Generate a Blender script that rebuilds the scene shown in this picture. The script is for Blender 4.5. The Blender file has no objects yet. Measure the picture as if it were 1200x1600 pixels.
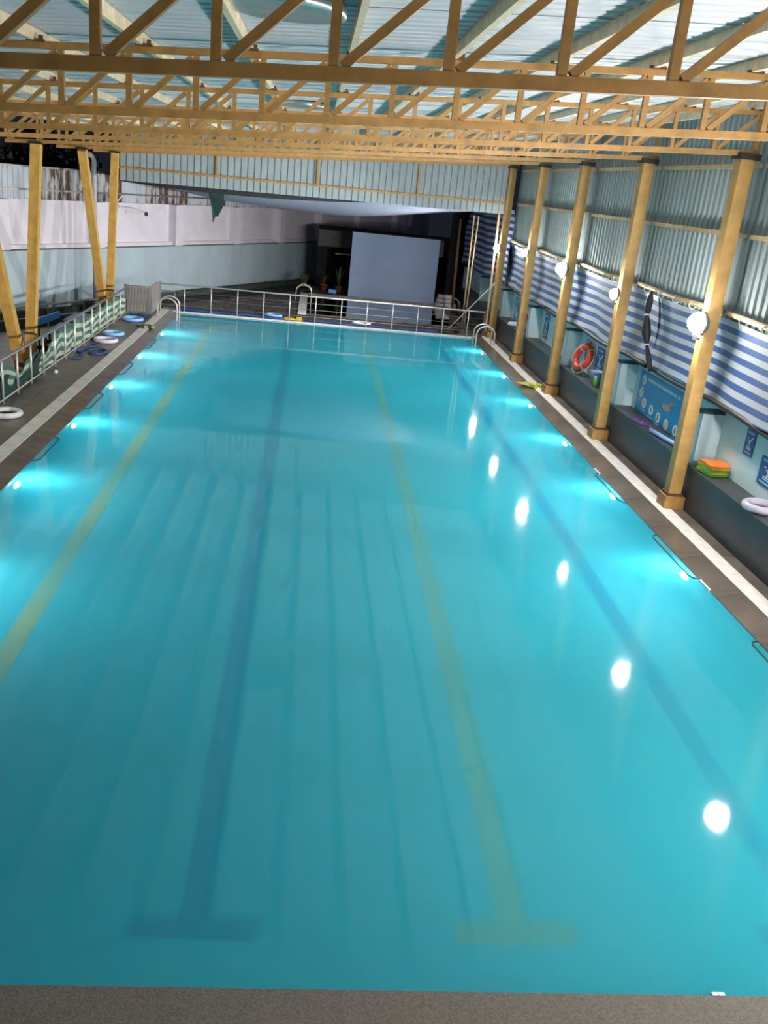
import bpy, bmesh, math, random
from mathutils import Vector, Matrix
random.seed(7)
SC = bpy.context.scene
COL = SC.collection

# ------------------------------------------------------------------ camera
CAM_H = 4.4125
F_PX, PITCH, ROLL, YAW = 1406.61, 0.3487, 0.1036, 0.1047
cam_d = bpy.data.cameras.new('camera')
cam = bpy.data.objects.new('camera', cam_d); COL.objects.link(cam)
cam_d.sensor_fit = 'VERTICAL'; cam_d.sensor_height = 36.0; cam_d.lens = F_PX / 1600.0 * 36.0
cam_d.clip_start = 0.05; cam_d.clip_end = 400
_f = Vector((math.sin(YAW) * math.cos(PITCH), math.cos(YAW) * math.cos(PITCH), -math.sin(PITCH)))
_r = Vector((math.cos(YAW), -math.sin(YAW), 0)); _u = _r.cross(_f)
_r2 = math.cos(ROLL) * _r + math.sin(ROLL) * _u; _u2 = -math.sin(ROLL) * _r + math.cos(ROLL) * _u
M = Matrix((( _r2.x, _u2.x, -_f.x, 0), (_r2.y, _u2.y, -_f.y, 0), (_r2.z, _u2.z, -_f.z, CAM_H), (0, 0, 0, 1)))
cam.matrix_world = M
SC.camera = cam

# ------------------------------------------------------------------ world (night), exposure
w = bpy.data.worlds.new('night'); SC.world = w; w.use_nodes = True
w.node_tree.nodes['Background'].inputs[0].default_value = (0.010, 0.012, 0.018, 1)
w.node_tree.nodes['Background'].inputs[1].default_value = 1.0
SC.view_settings.view_transform = 'Standard'; SC.view_settings.look = 'None'
SC.view_settings.gamma = 1.0; SC.view_settings.use_curve_mapping = False
SC.view_settings.exposure = 0.0
cy = SC.cycles
cy.use_denoising = True; cy.adaptive_threshold = 0.02; cy.max_bounces = 7; cy.diffuse_bounces = 4; cy.glossy_bounces = 4
cy.transmission_bounces = 6; cy.caustics_reflective = False; cy.caustics_refractive = True
cy.sample_clamp_indirect = 4.0

LAMP_STRENGTH = 470.0        # column lamps (emission of the bulbs)
UNDERWATER_STRENGTH = 330.0   # underwater pool lights
UNDERWATER_WATTS = 50.0      # beam of each underwater lamp
FLOOD_WATTS = 1400.0         # throw of each column lamp across the pool

# ------------------------------------------------------------------ materials
def newmat(name):
    m = bpy.data.materials.new(name); m.use_nodes = True
    nt = m.node_tree; b = nt.nodes['Principled BSDF']
    return m, nt, b
def mat(name, c, rough=0.6, metal=0.0, var=0.15, scale=6.0, c2=None, bump=0.0, bscale=40.0, stretch=None, spec=0.5, thr=None):
    m, nt, b = newmat(name); N = nt.nodes; L = nt.links
    tc = N.new('ShaderNodeTexCoord'); mp = N.new('ShaderNodeMapping')
    L.new(tc.outputs['Object'], mp.inputs[0])
    if stretch: mp.inputs['Scale'].default_value = stretch
    nz = N.new('ShaderNodeTexNoise'); nz.inputs['Scale'].default_value = scale
    nz.inputs['Detail'].default_value = 6; nz.inputs['Roughness'].default_value = 0.6
    L.new(mp.outputs[0], nz.inputs['Vector'])
    cr = N.new('ShaderNodeValToRGB')
    lo, hi = (0.3, 0.7) if thr is None else thr
    cr.color_ramp.elements[0].position = lo; cr.color_ramp.elements[1].position = hi
    ca = tuple(max(0, v * (1 - var)) for v in c) if c2 is None else c2
    cb = tuple(min(1, v * (1 + var)) for v in c) if c2 is None else c
    cr.color_ramp.elements[0].color = (*ca, 1); cr.color_ramp.elements[1].color = (*cb, 1)
    L.new(nz.outputs['Fac'], cr.inputs[0]); L.new(cr.outputs[0], b.inputs['Base Color'])
    b.inputs['Roughness'].default_value = rough; b.inputs['Metallic'].default_value = metal
    b.inputs['Specular IOR Level'].default_value = spec
    if bump:
        n2 = N.new('ShaderNodeTexNoise'); n2.inputs['Scale'].default_value = bscale; n2.inputs['Detail'].default_value = 4
        L.new(mp.outputs[0], n2.inputs['Vector'])
        bp = N.new('ShaderNodeBump'); bp.inputs['Strength'].default_value = bump; bp.inputs['Distance'].default_value = 0.02
        L.new(n2.outputs['Fac'], bp.inputs['Height']); L.new(bp.outputs[0], b.inputs['Normal'])
    return m
def emit(name, c, s):
    m = bpy.data.materials.new(name); m.use_nodes = True; nt = m.node_tree; nt.nodes.clear()
    e = nt.nodes.new('ShaderNodeEmission'); e.inputs[0].default_value = (*c, 1); e.inputs[1].default_value = s
    o = nt.nodes.new('ShaderNodeOutputMaterial'); nt.links.new(e.outputs[0], o.inputs[0]); return m
def stripes(name, ca, cb, n, rough=0.55, duty=0.5):
    """flat printed stripes across the cloth, from its UV v"""
    m, nt, b = newmat(name); N = nt.nodes; L = nt.links
    uv = N.new('ShaderNodeUVMap'); sx = N.new('ShaderNodeSeparateXYZ'); L.new(uv.outputs[0], sx.inputs[0])
    mu = N.new('ShaderNodeMath'); mu.operation = 'MULTIPLY'; mu.inputs[1].default_value = n; L.new(sx.outputs[1], mu.inputs[0])
    fr = N.new('ShaderNodeMath'); fr.operation = 'FRACT'; L.new(mu.outputs[0], fr.inputs[0])
    gt = N.new('ShaderNodeMath'); gt.operation = 'GREATER_THAN'; gt.inputs[1].default_value = duty; L.new(fr.outputs[0], gt.inputs[0])
    mx = N.new('ShaderNodeMixRGB'); mx.inputs[1].default_value = (*ca, 1); mx.inputs[2].default_value = (*cb, 1)
    L.new(gt.outputs[0], mx.inputs[0])
    nz = N.new('ShaderNodeTexNoise'); nz.inputs['Scale'].default_value = 3.0
    m2 = N.new('ShaderNodeMixRGB'); m2.blend_type = 'MULTIPLY'; m2.inputs[0].default_value = 0.35
    L.new(mx.outputs[0], m2.inputs[1]); L.new(nz.outputs['Fac'], m2.inputs[2])
    m3 = N.new('ShaderNodeMixRGB'); m3.inputs[0].default_value = 0.6
    L.new(mx.outputs[0], m3.inputs[1]); L.new(m2.outputs[0], m3.inputs[2])
    L.new(m3.outputs[0], b.inputs['Base Color']); b.inputs['Roughness'].default_value = rough
    return m

MT = {}
MT['steel'] = mat('yellow_painted_steel', (0.39, 0.205, 0.055), 0.5, var=0.22, scale=7, bump=0.05)
MT['steel_col'] = mat('yellow_column_paint', (0.44, 0.25, 0.07), 0.5, var=0.2, scale=4)
MT['steel_v'] = mat('bright_yellow_paint', (0.66, 0.37, 0.085), 0.5, var=0.18, scale=5)
MT['purlin'] = mat('cream_purlin_paint', (0.86, 0.68, 0.45), 0.55, var=0.2, scale=9)
MT['rust'] = mat('rusty_cleat', (0.10, 0.045, 0.02), 0.8, var=0.5, scale=20)
MT['roof'] = mat('white_roof_sheet', (0.60, 0.635, 0.67), 0.5, var=0.07, scale=2.5, spec=0.6)
MT['sheet'] = mat('teal_grey_wall_sheet', (0.28, 0.33, 0.33), 0.65, var=0.12, scale=3, spec=0.2)
MT['gable'] = mat('pale_teal_gable_sheet', (0.33, 0.385, 0.40), 0.65, var=0.12, scale=3, spec=0.2)
MT['fence'] = mat('rusted_pale_fence_sheet', (0.50, 0.55, 0.60), 0.6, scale=1.6, c2=(0.16, 0.09, 0.05), thr=(0.36, 0.47), stretch=(1.5, 1.5, 0.6))
MT['fence_rust'] = mat('heavily_rusted_fence_sheet', (0.45, 0.46, 0.48), 0.7, scale=2.2, c2=(0.10, 0.055, 0.035), thr=(0.47, 0.56), stretch=(2.5, 2.5, 0.5))
MT['wallwhite'] = mat('white_wall_plaster', (0.72, 0.68, 0.74), 0.8, var=0.08, scale=1.5)
MT['wallaqua'] = mat('pale_blue_wall_plaster', (0.42, 0.53, 0.58), 0.75, var=0.13, scale=0.9, stretch=(1, 1, 0.4))
MT['moss'] = mat('mossy_dark_plinth', (0.045, 0.06, 0.05), 0.9, var=0.5, scale=5, bump=0.3)
MT['aqua'] = mat('aqua_wall_paint', (0.66, 0.82, 0.86), 0.65, var=0.06, scale=1.2)
MT['granite'] = mat('dark_granite', (0.030, 0.036, 0.044), 0.42, var=0.35, scale=1.5, stretch=(1, 1, 2.5))
MT['granite_top'] = mat('dark_granite_top', (0.045, 0.055, 0.060), 0.5, var=0.3, scale=3)
MT['stone'] = mat('wet_brown_stone', (0.13, 0.10, 0.08), 0.20, var=0.35, scale=1.3, bump=0.06)
MT['stone_dry'] = mat('brown_stone', (0.155, 0.125, 0.105), 0.36, var=0.4, scale=1.7, bump=0.1)
MT['tile'] = mat('white_coping_tile', (0.74, 0.69, 0.64), 0.5, var=0.15, scale=4)
MT['concrete'] = mat('coarse_grey_concrete', (0.17, 0.15, 0.125), 0.85, var=0.3, scale=60, bump=0.3, bscale=90)
MT['ground'] = mat('beige_concrete_ground', (0.78, 0.67, 0.60), 0.7, var=0.12, scale=1.2)
MT['paving'] = mat('dark_flag_stone', (0.060, 0.050, 0.042), 0.6, var=0.5, scale=4, bump=0.2)
MT['mortar'] = mat('dark_mortar', (0.022, 0.019, 0.017), 0.9)
MT['poolfloor'] = mat('turquoise_pool_tile', (0.06, 0.60, 0.72), 0.5, var=0.07, scale=0.5)
MT['laneblue'] = mat('blue_lane_tile', (0.003, 0.12, 0.40), 0.5, var=0.1)
MT['laneyellow'] = mat('yellow_lane_tile', (0.54, 0.48, 0.13), 0.5, var=0.1)
MT['chrome'] = mat('stainless_steel', (0.74, 0.71, 0.66), 0.30, 0.45, var=0.08)
MT['steel_dull'] = mat('weathered_steel', (0.40, 0.39, 0.37), 0.4, 0.8, var=0.25)
MT['black'] = mat('black_rubber', (0.012, 0.012, 0.014), 0.6, var=0.3)
MT['darkcable'] = mat('dark_cable', (0.02, 0.06, 0.07), 0.5)
MT['rope'] = mat('white_rope', (0.75, 0.72, 0.68), 0.8)
MT['pole'] = mat('tan_pole', (0.42, 0.30, 0.16), 0.6, var=0.2, scale=10)
MT['tan'] = mat('brown_pole', (0.14, 0.08, 0.045), 0.7, var=0.3)
MT['screen'] = mat('pale_blue_screen_wall', (0.36, 0.47, 0.68), 0.8, var=0.06, scale=1.5)
MT['canopy'] = mat('lilac_canopy_cloth', (0.42, 0.47, 0.60), 0.8, var=0.12)
MT['green'] = mat('dark_green_cloth', (0.012, 0.045, 0.038), 0.85, var=0.3)
MT['pvc'] = mat('grey_pvc', (0.50, 0.50, 0.50), 0.5, var=0.15)
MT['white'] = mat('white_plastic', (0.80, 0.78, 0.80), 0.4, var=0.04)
MT['palepurple'] = mat('pale_lilac_plastic', (0.68, 0.60, 0.72), 0.4, var=0.05)
MT['bluefloat'] = mat('light_blue_plastic', (0.25, 0.50, 0.85), 0.4, var=0.05)
MT['deepblue'] = mat('deep_blue_plastic', (0.015, 0.065, 0.22), 0.5, var=0.2)
MT['signblue'] = mat('blue_sign_print', (0.015, 0.10, 0.32), 0.4, var=0.06)
MT['posterblue'] = mat('bright_blue_poster_print', (0.005, 0.24, 0.60), 0.35, c2=(0.0, 0.33, 0.62), scale=0.9)
MT['signwhite'] = mat('white_sign_print', (0.72, 0.78, 0.85), 0.5, var=0.05)
MT['signpale'] = mat('pale_blue_sign_print', (0.30, 0.50, 0.75), 0.5, var=0.15)
MT['skin'] = mat('salmon_print', (0.70, 0.33, 0.22), 0.5, var=0.1)
MT['suit'] = mat('teal_green_print', (0.02, 0.30, 0.30), 0.5, var=0.1)
MT['orange'] = mat('orange_foam', (0.85, 0.22, 0.04), 0.6, var=0.08)
MT['yellow'] = mat('yellow_foam', (0.70, 0.52, 0.03), 0.6, var=0.1)
MT['greenfoam'] = mat('green_foam', (0.12, 0.38, 0.05), 0.6, var=0.1)
MT['lime'] = mat('lime_plastic', (0.50, 0.55, 0.06), 0.5, var=0.1)
MT['olive'] = mat('olive_plastic', (0.20, 0.20, 0.06), 0.5, var=0.15)
MT['red'] = mat('red_lifebuoy', (0.72, 0.07, 0.035), 0.45, var=0.07)
MT['purple'] = mat('purple_net', (0.10, 0.035, 0.20), 0.7, var=0.3)
MT['maroon'] = mat('maroon_ball', (0.12, 0.04, 0.05), 0.5)
MT['bucket'] = mat('pale_blue_bucket', (0.50, 0.56, 0.80), 0.4, var=0.05)
MT['woodgrey'] = mat('weathered_board', (0.36, 0.36, 0.36), 0.7, c2=(0.14, 0.11, 0.09), scale=7, stretch=(3, 3, 0.35))
MT['browncol'] = mat('dark_brown_wood', (0.055, 0.026, 0.014), 0.6, var=0.4)
MT['darkwall'] = mat('black_shade_wall', (0.008, 0.008, 0.009), 0.9, var=0.3)  # black base colour carries the low light in and around the shed
MT['shedslab'] = mat('grey_shed_slab', (0.10, 0.095, 0.09), 0.8, var=0.2)
MT['leaf'] = mat('dark_leaf', (0.05, 0.07, 0.02), 0.6, var=0.5, scale=8)
MT['nightleaf'] = mat('night_foliage', (0.020, 0.015, 0.012), 0.8, var=0.5)
MT['terracotta'] = mat('terracotta_pot', (0.25, 0.07, 0.04), 0.7)
MT['silver'] = mat('galvanised_silver', (0.70, 0.70, 0.68), 0.3, 0.9, var=0.15)
MT['ventdark'] = mat('dark_vent_inside', (0.03, 0.03, 0.025), 0.7)
MT['tableblue'] = mat('pale_blue_table', (0.34, 0.42, 0.60), 0.5, var=0.1)
MT['boardblue'] = mat('bright_blue_board', (0.05, 0.38, 0.92), 0.4, var=0.06)
MT['tarp'] = stripes('blue_white_striped_tarp', (0.40, 0.43, 0.47), (0.028, 0.08, 0.23), 6.6)
MT['tarpfar'] = stripes('blue_white_striped_tarp_far', (0.50, 0.50, 0.58), (0.03, 0.05, 0.20), 11.0)
MT['clothgreen'] = stripes('green_white_striped_cloth', (0.055, 0.17, 0.12), (0.50, 0.54, 0.44), 3.2)
MT['bulb'] = emit('white_bulb', (1.0, 0.97, 0.94), LAMP_STRENGTH)
MT['uw'] = emit('underwater_lamp_glass', (0.78, 0.93, 1.0), UNDERWATER_STRENGTH)

def water_material(name, turbid, body, rough):
    m = bpy.data.materials.new(name); m.use_nodes = True; nt = m.node_tree; N = nt.nodes; L = nt.links; N.clear()
    out = N.new('ShaderNodeOutputMaterial')
    tc = N.new('ShaderNodeTexCoord')
    n1 = N.new('ShaderNodeTexNoise'); n1.inputs['Scale'].default_value = 1.3; n1.inputs['Detail'].default_value = 2.0
    n2 = N.new('ShaderNodeTexNoise'); n2.inputs['Scale'].default_value = 0.16; n2.inputs['Detail'].default_value = 1.0
    L.new(tc.outputs['Object'], n1.inputs['Vector']); L.new(tc.outputs['Object'], n2.inputs['Vector'])
    pw = N.new('ShaderNodeMath'); pw.operation = 'POWER'; pw.inputs[1].default_value = 3.0; L.new(n2.outputs['Fac'], pw.inputs[0])
    ml = N.new('ShaderNodeMath'); ml.operation = 'MULTIPLY'; L.new(n1.outputs['Fac'], ml.inputs[0]); L.new(pw.outputs[0], ml.inputs[1])
    n3 = N.new('ShaderNodeTexNoise'); n3.inputs['Scale'].default_value = 3.2; n3.inputs['Detail'].default_value = 1.5; L.new(tc.outputs['Object'], n3.inputs['Vector'])
    m3 = N.new('ShaderNodeMath'); m3.operation = 'MULTIPLY_ADD'; m3.inputs[1].default_value = 0.035; L.new(n3.outputs['Fac'], m3.inputs[0]); L.new(ml.outputs[0], m3.inputs[2])
    bp = N.new('ShaderNodeBump'); bp.inputs['Strength'].default_value = 0.10; bp.inputs['Distance'].default_value = 0.10
    L.new(m3.outputs[0], bp.inputs['Height'])
    fr = N.new('ShaderNodeFresnel'); fr.inputs['IOR'].default_value = 1.333; L.new(bp.outputs[0], fr.inputs['Normal'])
    gl = N.new('ShaderNodeBsdfGlossy'); gl.inputs['Roughness'].default_value = 0.05; L.new(bp.outputs[0], gl.inputs['Normal'])
    rf = N.new('ShaderNodeBsdfRefraction'); rf.inputs['IOR'].default_value = 1.333; rf.inputs['Roughness'].default_value = rough
    rf.inputs['Color'].default_value = (0.88, 0.96, 0.98, 1)
    df = N.new('ShaderNodeBsdfDiffuse'); df.inputs['Color'].default_value = (*body, 1)
    tl = N.new('ShaderNodeBsdfTranslucent'); tl.inputs['Color'].default_value = tuple(min(1, v * 1.1) for v in body) + (1,)
    md = N.new('ShaderNodeMixShader'); md.inputs[0].default_value = 0.5; L.new(df.outputs[0], md.inputs[1]); L.new(tl.outputs[0], md.inputs[2])
    mb = N.new('ShaderNodeMixShader'); mb.inputs[0].default_value = turbid; L.new(rf.outputs[0], mb.inputs[1]); L.new(md.outputs[0], mb.inputs[2])
    mx = N.new('ShaderNodeMixShader'); L.new(fr.outputs[0], mx.inputs[0]); L.new(mb.outputs[0], mx.inputs[1]); L.new(gl.outputs[0], mx.inputs[2])
    L.new(mx.outputs[0], out.inputs[0])
    return m
MT['water'] = water_material('turbid_turquoise_water', 0.54, (0.09, 0.77, 0.89), 0.19)
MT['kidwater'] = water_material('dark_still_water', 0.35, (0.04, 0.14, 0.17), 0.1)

# ------------------------------------------------------------------ mesh helpers
WLOC = {}
class MB:
    def __init__(s): s.v = []; s.f = []; s.uv = None
    def box(s, x0, x1, y0, y1, z0, z1):
        n = len(s.v)
        s.v += [(x0,y0,z0),(x1,y0,z0),(x1,y1,z0),(x0,y1,z0),(x0,y0,z1),(x1,y0,z1),(x1,y1,z1),(x0,y1,z1)]
        s.f += [tuple(n + i for i in q) for q in ((0,3,2,1),(4,5,6,7),(0,1,5,4),(1,2,6,5),(2,3,7,6),(3,0,4,7))]
        return s
    def bar(s, a, b, wx, wz, up=(0,0,1)):
        """square-section bar from a to b"""
        a = Vector(a); b = Vector(b); d = (b - a).normalized(); up = Vector(up)
        if abs(d.dot(up)) > 0.98: up = Vector((0, 1, 0))
        r = d.cross(up).normalized() * (wx / 2); u = r.cross(d).normalized() * (wz / 2)
        n = len(s.v)
        for p in (a, b): s.v += [tuple(p - r - u), tuple(p + r - u), tuple(p + r + u), tuple(p - r + u)]
        s.f += [tuple(n + i for i in q) for q in ((0,1,2,3),(7,6,5,4),(0,4,5,1),(1,5,6,2),(2,6,7,3),(3,7,4,0))]
        return s
    def tube(s, pts, r, k=8, cap=True, closed=False):
        pts = [Vector(p) for p in pts]; n0 = len(s.v); m = len(pts)
        nrm = None
        for i, p in enumerate(pts):
            a = pts[i - 1] if (i or closed) else p; b = pts[(i + 1) % m] if (i < m - 1 or closed) else p
            d = (b - a).normalized()
            if nrm is None:
                nrm = d.orthogonal().normalized()
            nrm = (nrm - d * nrm.dot(d)).normalized()
            bi = d.cross(nrm)
            rr = r[i] if isinstance(r, (list, tuple)) else r
            for j in range(k):
                t = 2 * math.pi * j / k
                s.v.append(tuple(p + (nrm * math.cos(t) + bi * math.sin(t)) * rr))
        for i in range(m if closed else m - 1):
            for j in range(k):
                i2 = (i + 1) % m
                s.f.append((n0 + i*k + j, n0 + i*k + (j+1)%k, n0 + i2*k + (j+1)%k, n0 + i2*k + j))
        if cap and not closed:
            s.f.append(tuple(n0 + j for j in range(k))[::-1]); s.f.append(tuple(n0 + (m-1)*k + j for j in range(k)))
        return s
    def torus(s, c, R, r, n=28, k=10, ax=(0,0,1), sx=1.0, sy=1.0):
        ax = Vector(ax).normalized(); a = ax.orthogonal().normalized(); b = ax.cross(a)
        pts = [Vector(c) + a * (R * sx * math.cos(2*math.pi*i/n)) + b * (R * sy * math.sin(2*math.pi*i/n)) for i in range(n)]
        return s.tube(pts, r, k, closed=True)
    def lathe(s, c, prof, k=16, ax=(0,0,1)):
        ax = Vector(ax).normalized(); a = ax.orthogonal().normalized(); b = ax.cross(a); n0 = len(s.v); c = Vector(c)
        for (r, h) in prof:
            for j in range(k):
                t = 2*math.pi*j/k
                s.v.append(tuple(c + ax*h + (a*math.cos(t) + b*math.sin(t))*r))
        for i in range(len(prof)-1):
            for j in range(k):
                s.f.append((n0+i*k+j, n0+i*k+(j+1)%k, n0+(i+1)*k+(j+1)%k, n0+(i+1)*k+j))
        s.f.append(tuple(n0+j for j in range(k))[::-1]); s.f.append(tuple(n0+(len(prof)-1)*k+j for j in range(k)))
        return s
    def prism(s, poly, z0, z1, to=lambda p, h: (p[0], p[1], h)):
        n = len(s.v); m = len(poly)
        s.v += [to(p, z0) for p in poly] + [to(p, z1) for p in poly]
        s.f.append(tuple(n + i for i in range(m))[::-1]); s.f.append(tuple(n + m + i for i in range(m)))
        for i in range(m): s.f.append((n+i, n+(i+1)%m, n+m+(i+1)%m, n+m+i))
        return s
    def quad(s, a, b, c, d):
        n = len(s.v); s.v += [tuple(a), tuple(b), tuple(c), tuple(d)]; s.f.append((n, n+1, n+2, n+3)); return s
    def sheet(s, fn, nu, nv):
        """surface fn(u,v) for u,v in 0..1, with UV = (u,v)"""
        n = len(s.v); s.uv = s.uv or {}
        for i in range(nu+1):
            for j in range(nv+1):
                s.uv[len(s.v)] = (i/nu, j/nv); s.v.append(tuple(fn(i/nu, j/nv)))
        for i in range(nu):
            for j in range(nv):
                s.f.append((n+i*(nv+1)+j, n+(i+1)*(nv+1)+j, n+(i+1)*(nv+1)+j+1, n+i*(nv+1)+j+1))
        return s
    def mesh(s, name, m, origin=(0,0,0), smooth=False):
        me = bpy.data.meshes.new(name)
        o = Vector(origin)
        me.from_pydata([tuple(Vector(p) - o) for p in s.v], [], s.f)
        if s.uv:
            ul = me.uv_layers.new(name='UVMap')
            for l in me.loops: ul.data[l.index].uv = s.uv.get(l.vertex_index, (0, 0))
        bm = bmesh.new(); bm.from_mesh(me); bmesh.ops.recalc_face_normals(bm, faces=bm.faces); bm.to_mesh(me); bm.free()
        if smooth:
            for p in me.polygons: p.use_smooth = True
        me.materials.append(MT[m] if isinstance(m, str) else m)
        return me
    def build(s, name, m, parent=None, smooth=False, solid=0.0, origin=None):
        if origin is None:
            n = len(s.v); origin = (sum(p[0] for p in s.v)/n, sum(p[1] for p in s.v)/n, min(p[2] for p in s.v))
        o = place(name, s.mesh(name, m, origin, smooth), origin, parent)
        if solid:
            md = o.modifiers.new('solid', 'SOLIDIFY'); md.thickness = solid; md.offset = 0
        return o
def place(name, me, loc, parent=None, rot=None):
    o = bpy.data.objects.new(name, me); COL.objects.link(o)
    WLOC[o.name] = Vector(loc)
    if parent is not None:
        o.parent = parent; o.location = Vector(loc) - WLOC[parent.name]
    else: o.location = loc
    if rot: o.rotation_euler = rot
    return o
def empty(name, loc):
    o = bpy.data.objects.new(name, None); COL.objects.link(o); o.location = loc; o.empty_display_size = 0.2
    WLOC[o.name] = Vector(loc); return o
def tag(o, label, cat=None, group=None, kind=None):
    o['label'] = label
    if cat: o['category'] = cat
    if group: o['group'] = group
    if kind: o['kind'] = kind
    return o
def struct(o, label=None):
    o['kind'] = 'structure'
    if label: o['label'] = label
    return o
ORD = ['first', 'second', 'third', 'fourth', 'fifth', 'sixth', 'seventh', 'eighth', 'ninth', 'tenth', 'eleventh', 'twelfth', 'thirteenth', 'fourteenth']

# ------------------------------------------------------------------ main dimensions (metres, water level z = 0)
XL, XR, YN, YF = -4.0, 5.28, 3.913, 28.913
DEPTH = 1.05
XC, Y1, SP = 5.87, 13.026, 3.951
TRUSS_Y = [Y1 + SP * k for k in range(-3, 5)]        # 1.17 ... 28.83
def z_bot(x): return 4.905 + 0.0652 * x
def z_top(x): return 5.42 + 0.0652 * x
def z_roof(x): return 5.56 + 0.0652 * x
DECK = 0.08
YB, YE = -1.5, 37.5

# ================================================================== POOL BASIN
basin = struct(empty('pool_basin', (0.64, 16.4, -DEPTH)), 'turquoise tiled swimming pool basin')
MB().box(XL, XR, YN, YF, -DEPTH - 0.15, -DEPTH).build('pool_floor', 'poolfloor', basin)
for nm, a in (('pool_side', (XL-0.12, XL, YN-0.12, YF+0.12)), ('pool_side', (XR, XR+0.12, YN-0.12, YF+0.12)),
              ('pool_end', (XL, XR, YN-0.12, YN)), ('pool_end', (XL, XR, YF, YF+0.12))):
    MB().box(*a, -DEPTH - 0.15, -0.012).build(nm, 'poolfloor', basin)
for i, (x, m) in enumerate(((-2.85, 'laneyellow'), (-0.52, 'laneblue'), (1.82, 'laneyellow'), (4.12, 'laneblue'))):
    z0, z1 = -DEPTH, -DEPTH + 0.004
    b = MB(); y0 = YN + 1.02; y1 = YF - 1.02
    b.prism([(x-.45,y0),(x+.45,y0),(x+.45,y0+.2),(x+.11,y0+.2),(x+.11,y1-.2),(x+.45,y1-.2),(x+.45,y1),(x-.45,y1),(x-.45,y1-.2),(x-.11,y1-.2),(x-.11,y0+.2),(x-.45,y0+.2)], z0, z1)
    b.build('lane_marking', m, basin)
wt = MB().quad((XL, YN, 0), (XR, YN, 0), (XR, YF, 0), (XL, YF, 0)).build('pool_water', 'water', origin=(0, 0, 0))
tag(wt, 'calm milky turquoise water filling the large swimming pool', 'water', kind='stuff')

# underwater lamps with round housings on both side walls
UWR = [10.68, 13.81, 16.91, 20.02, 23.21, 26.52]
UWL = [9.27, 12.43, 15.61, 18.66, 21.86, 25.15]
def uw_lamp(x, y, s, label):
    z = -0.28
    t = empty('underwater_lamp', (x, y, z)); tag(t, label, 'pool light', 'underwater lights along the pool sides')
    MB().lathe((x, y, z), [(0.125, 0), (0.135, 0.02), (0.11, 0.045), (0.095, 0.05)], 16, (s, 0, 0)).build('housing', 'steel_dull', t)
    MB().lathe((x + s*0.05, y, z), [(0.10, 0), (0.085, 0.02), (0.03, 0.035)], 12, (s, 0, 0)).build('lens', 'uw', t)
    sd = bpy.data.lights.new('pool_beam', 'SPOT'); sd.energy = UNDERWATER_WATTS; sd.spot_size = math.radians(80); sd.spot_blend = 1.0
    sd.shadow_soft_size = 0.06; sd.color = (0.85, 0.96, 1.0)
    so = place('pool_beam', sd, (x + s*0.10, y, z), t)
    so.rotation_euler = Vector((s, 0, 0.16)).to_track_quat('-Z', 'Y').to_euler()
for i, y in enumerate(UWR):
    uw_lamp(XR, y, -1, 'glowing underwater lamp on the column side of the pool, %s from the near end' % ORD[i])
for i, y in enumerate(UWL):
    uw_lamp(XL, y, 1, 'glowing underwater lamp on the railing side of the pool, %s from the near end' % ORD[i])
# dark grab bars at the waterline
def grab_bar(x, y, s, L, label):
    b = MB(); d = 0.12
    b.tube([(x-s*0.02, y-L/2, 0.004), (x+s*d*0.7, y-L/2+0.03, 0.004), (x+s*d, y-L/2+0.12, 0.004), (x+s*d, y+L/2-0.12, 0.004), (x+s*d*0.7, y+L/2-0.03, 0.004), (x-s*0.02, y+L/2, 0.004)], 0.011, 6)
    tag(b.build('grab_bar', 'darkcable', smooth=True), label, 'grab bar', 'grab bars at the waterline')
for i, y in enumerate((7.9, 11.1, 14.0)):
    grab_bar(XR, y, -1, 1.55, 'thin dark grab bar at the waterline on the column side, %s from near end' % ORD[i])
for i, y in enumerate((10.2, 13.9, 17.1, 20.2, 23.3)):
    grab_bar(XL, y, 1, 1.3, 'thin dark grab bar at the waterline on the railing side, %s from near end' % ORD[i])

# ================================================================== DECK
deck = struct(empty('floor', (0.64, 16, 0)), 'wet brown stone deck with white coping strips around the pool')
def slabs(x0, x1, y0, y1, L, z0, zin, zout, m, name, gap=0.006):
    n = max(1, round((y1 - y0) / L)); L = (y1 - y0) / n
    b = MB(); h = L - gap
    b.v = [(x0,0,z0-0.12),(x1,0,z0-0.12),(x1,h,z0-0.12),(x0,h,z0-0.12),(x0,0,zin),(x1,0,zout),(x1,h,zout),(x0,h,zin)]
    b.f = [(0,3,2,1),(4,5,6,7),(0,1,5,4),(1,2,6,5),(2,3,7,6),(3,0,4,7)]
    me = b.mesh(name, m, (0, 0, 0))
    for i in range(n):
        place(name, me, (0, y0 + i * L, random.uniform(-0.002, 0.002)), deck)
slabs(XR - 0.02, 5.60, 2.6, YF + 0.1, 1.2, 0, 0.012, 0.072, 'stone', 'stone_slab')
slabs(5.602, 5.835, 2.6, YF + 0.1, 0.6, 0, 0.084, 0.086, 'tile', 'coping_tile', 0.004)
slabs(5.837, 6.05, 2.6, YE, 1.2, 0, 0.078, 0.078, 'stone_dry', 'stone_slab')
slabs(-4.30, XL + 0.02, 2.6, YF - 0.1, 1.2, 0, 0.072, 0.012, 'stone', 'stone_slab')
slabs(-4.535, -4.302, 2.6, YF - 0.1, 0.6, 0, 0.086, 0.084, 'tile', 'coping_tile', 0.004)
slabs(-4.93, -4.537, 2.6, 29.0, 1.2, 0, 0.078, 0.078, 'stone_dry', 'stone_slab')
slabs(-5.45, -4.933, 2.6, 29.0, 1.2, 0, 0.078, 0.078, 'stone_dry', 'stone_slab')
MB().box(-5.45, -5.30, 2.6, 29.0, -0.75, -0.045).build('deck_retaining_edge', 'stone_dry', deck)
MB().box(-5.45, 6.05, 2.6, YN + 0.012, -0.12, 0.02).build('near_deck', 'concrete', deck)
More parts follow.
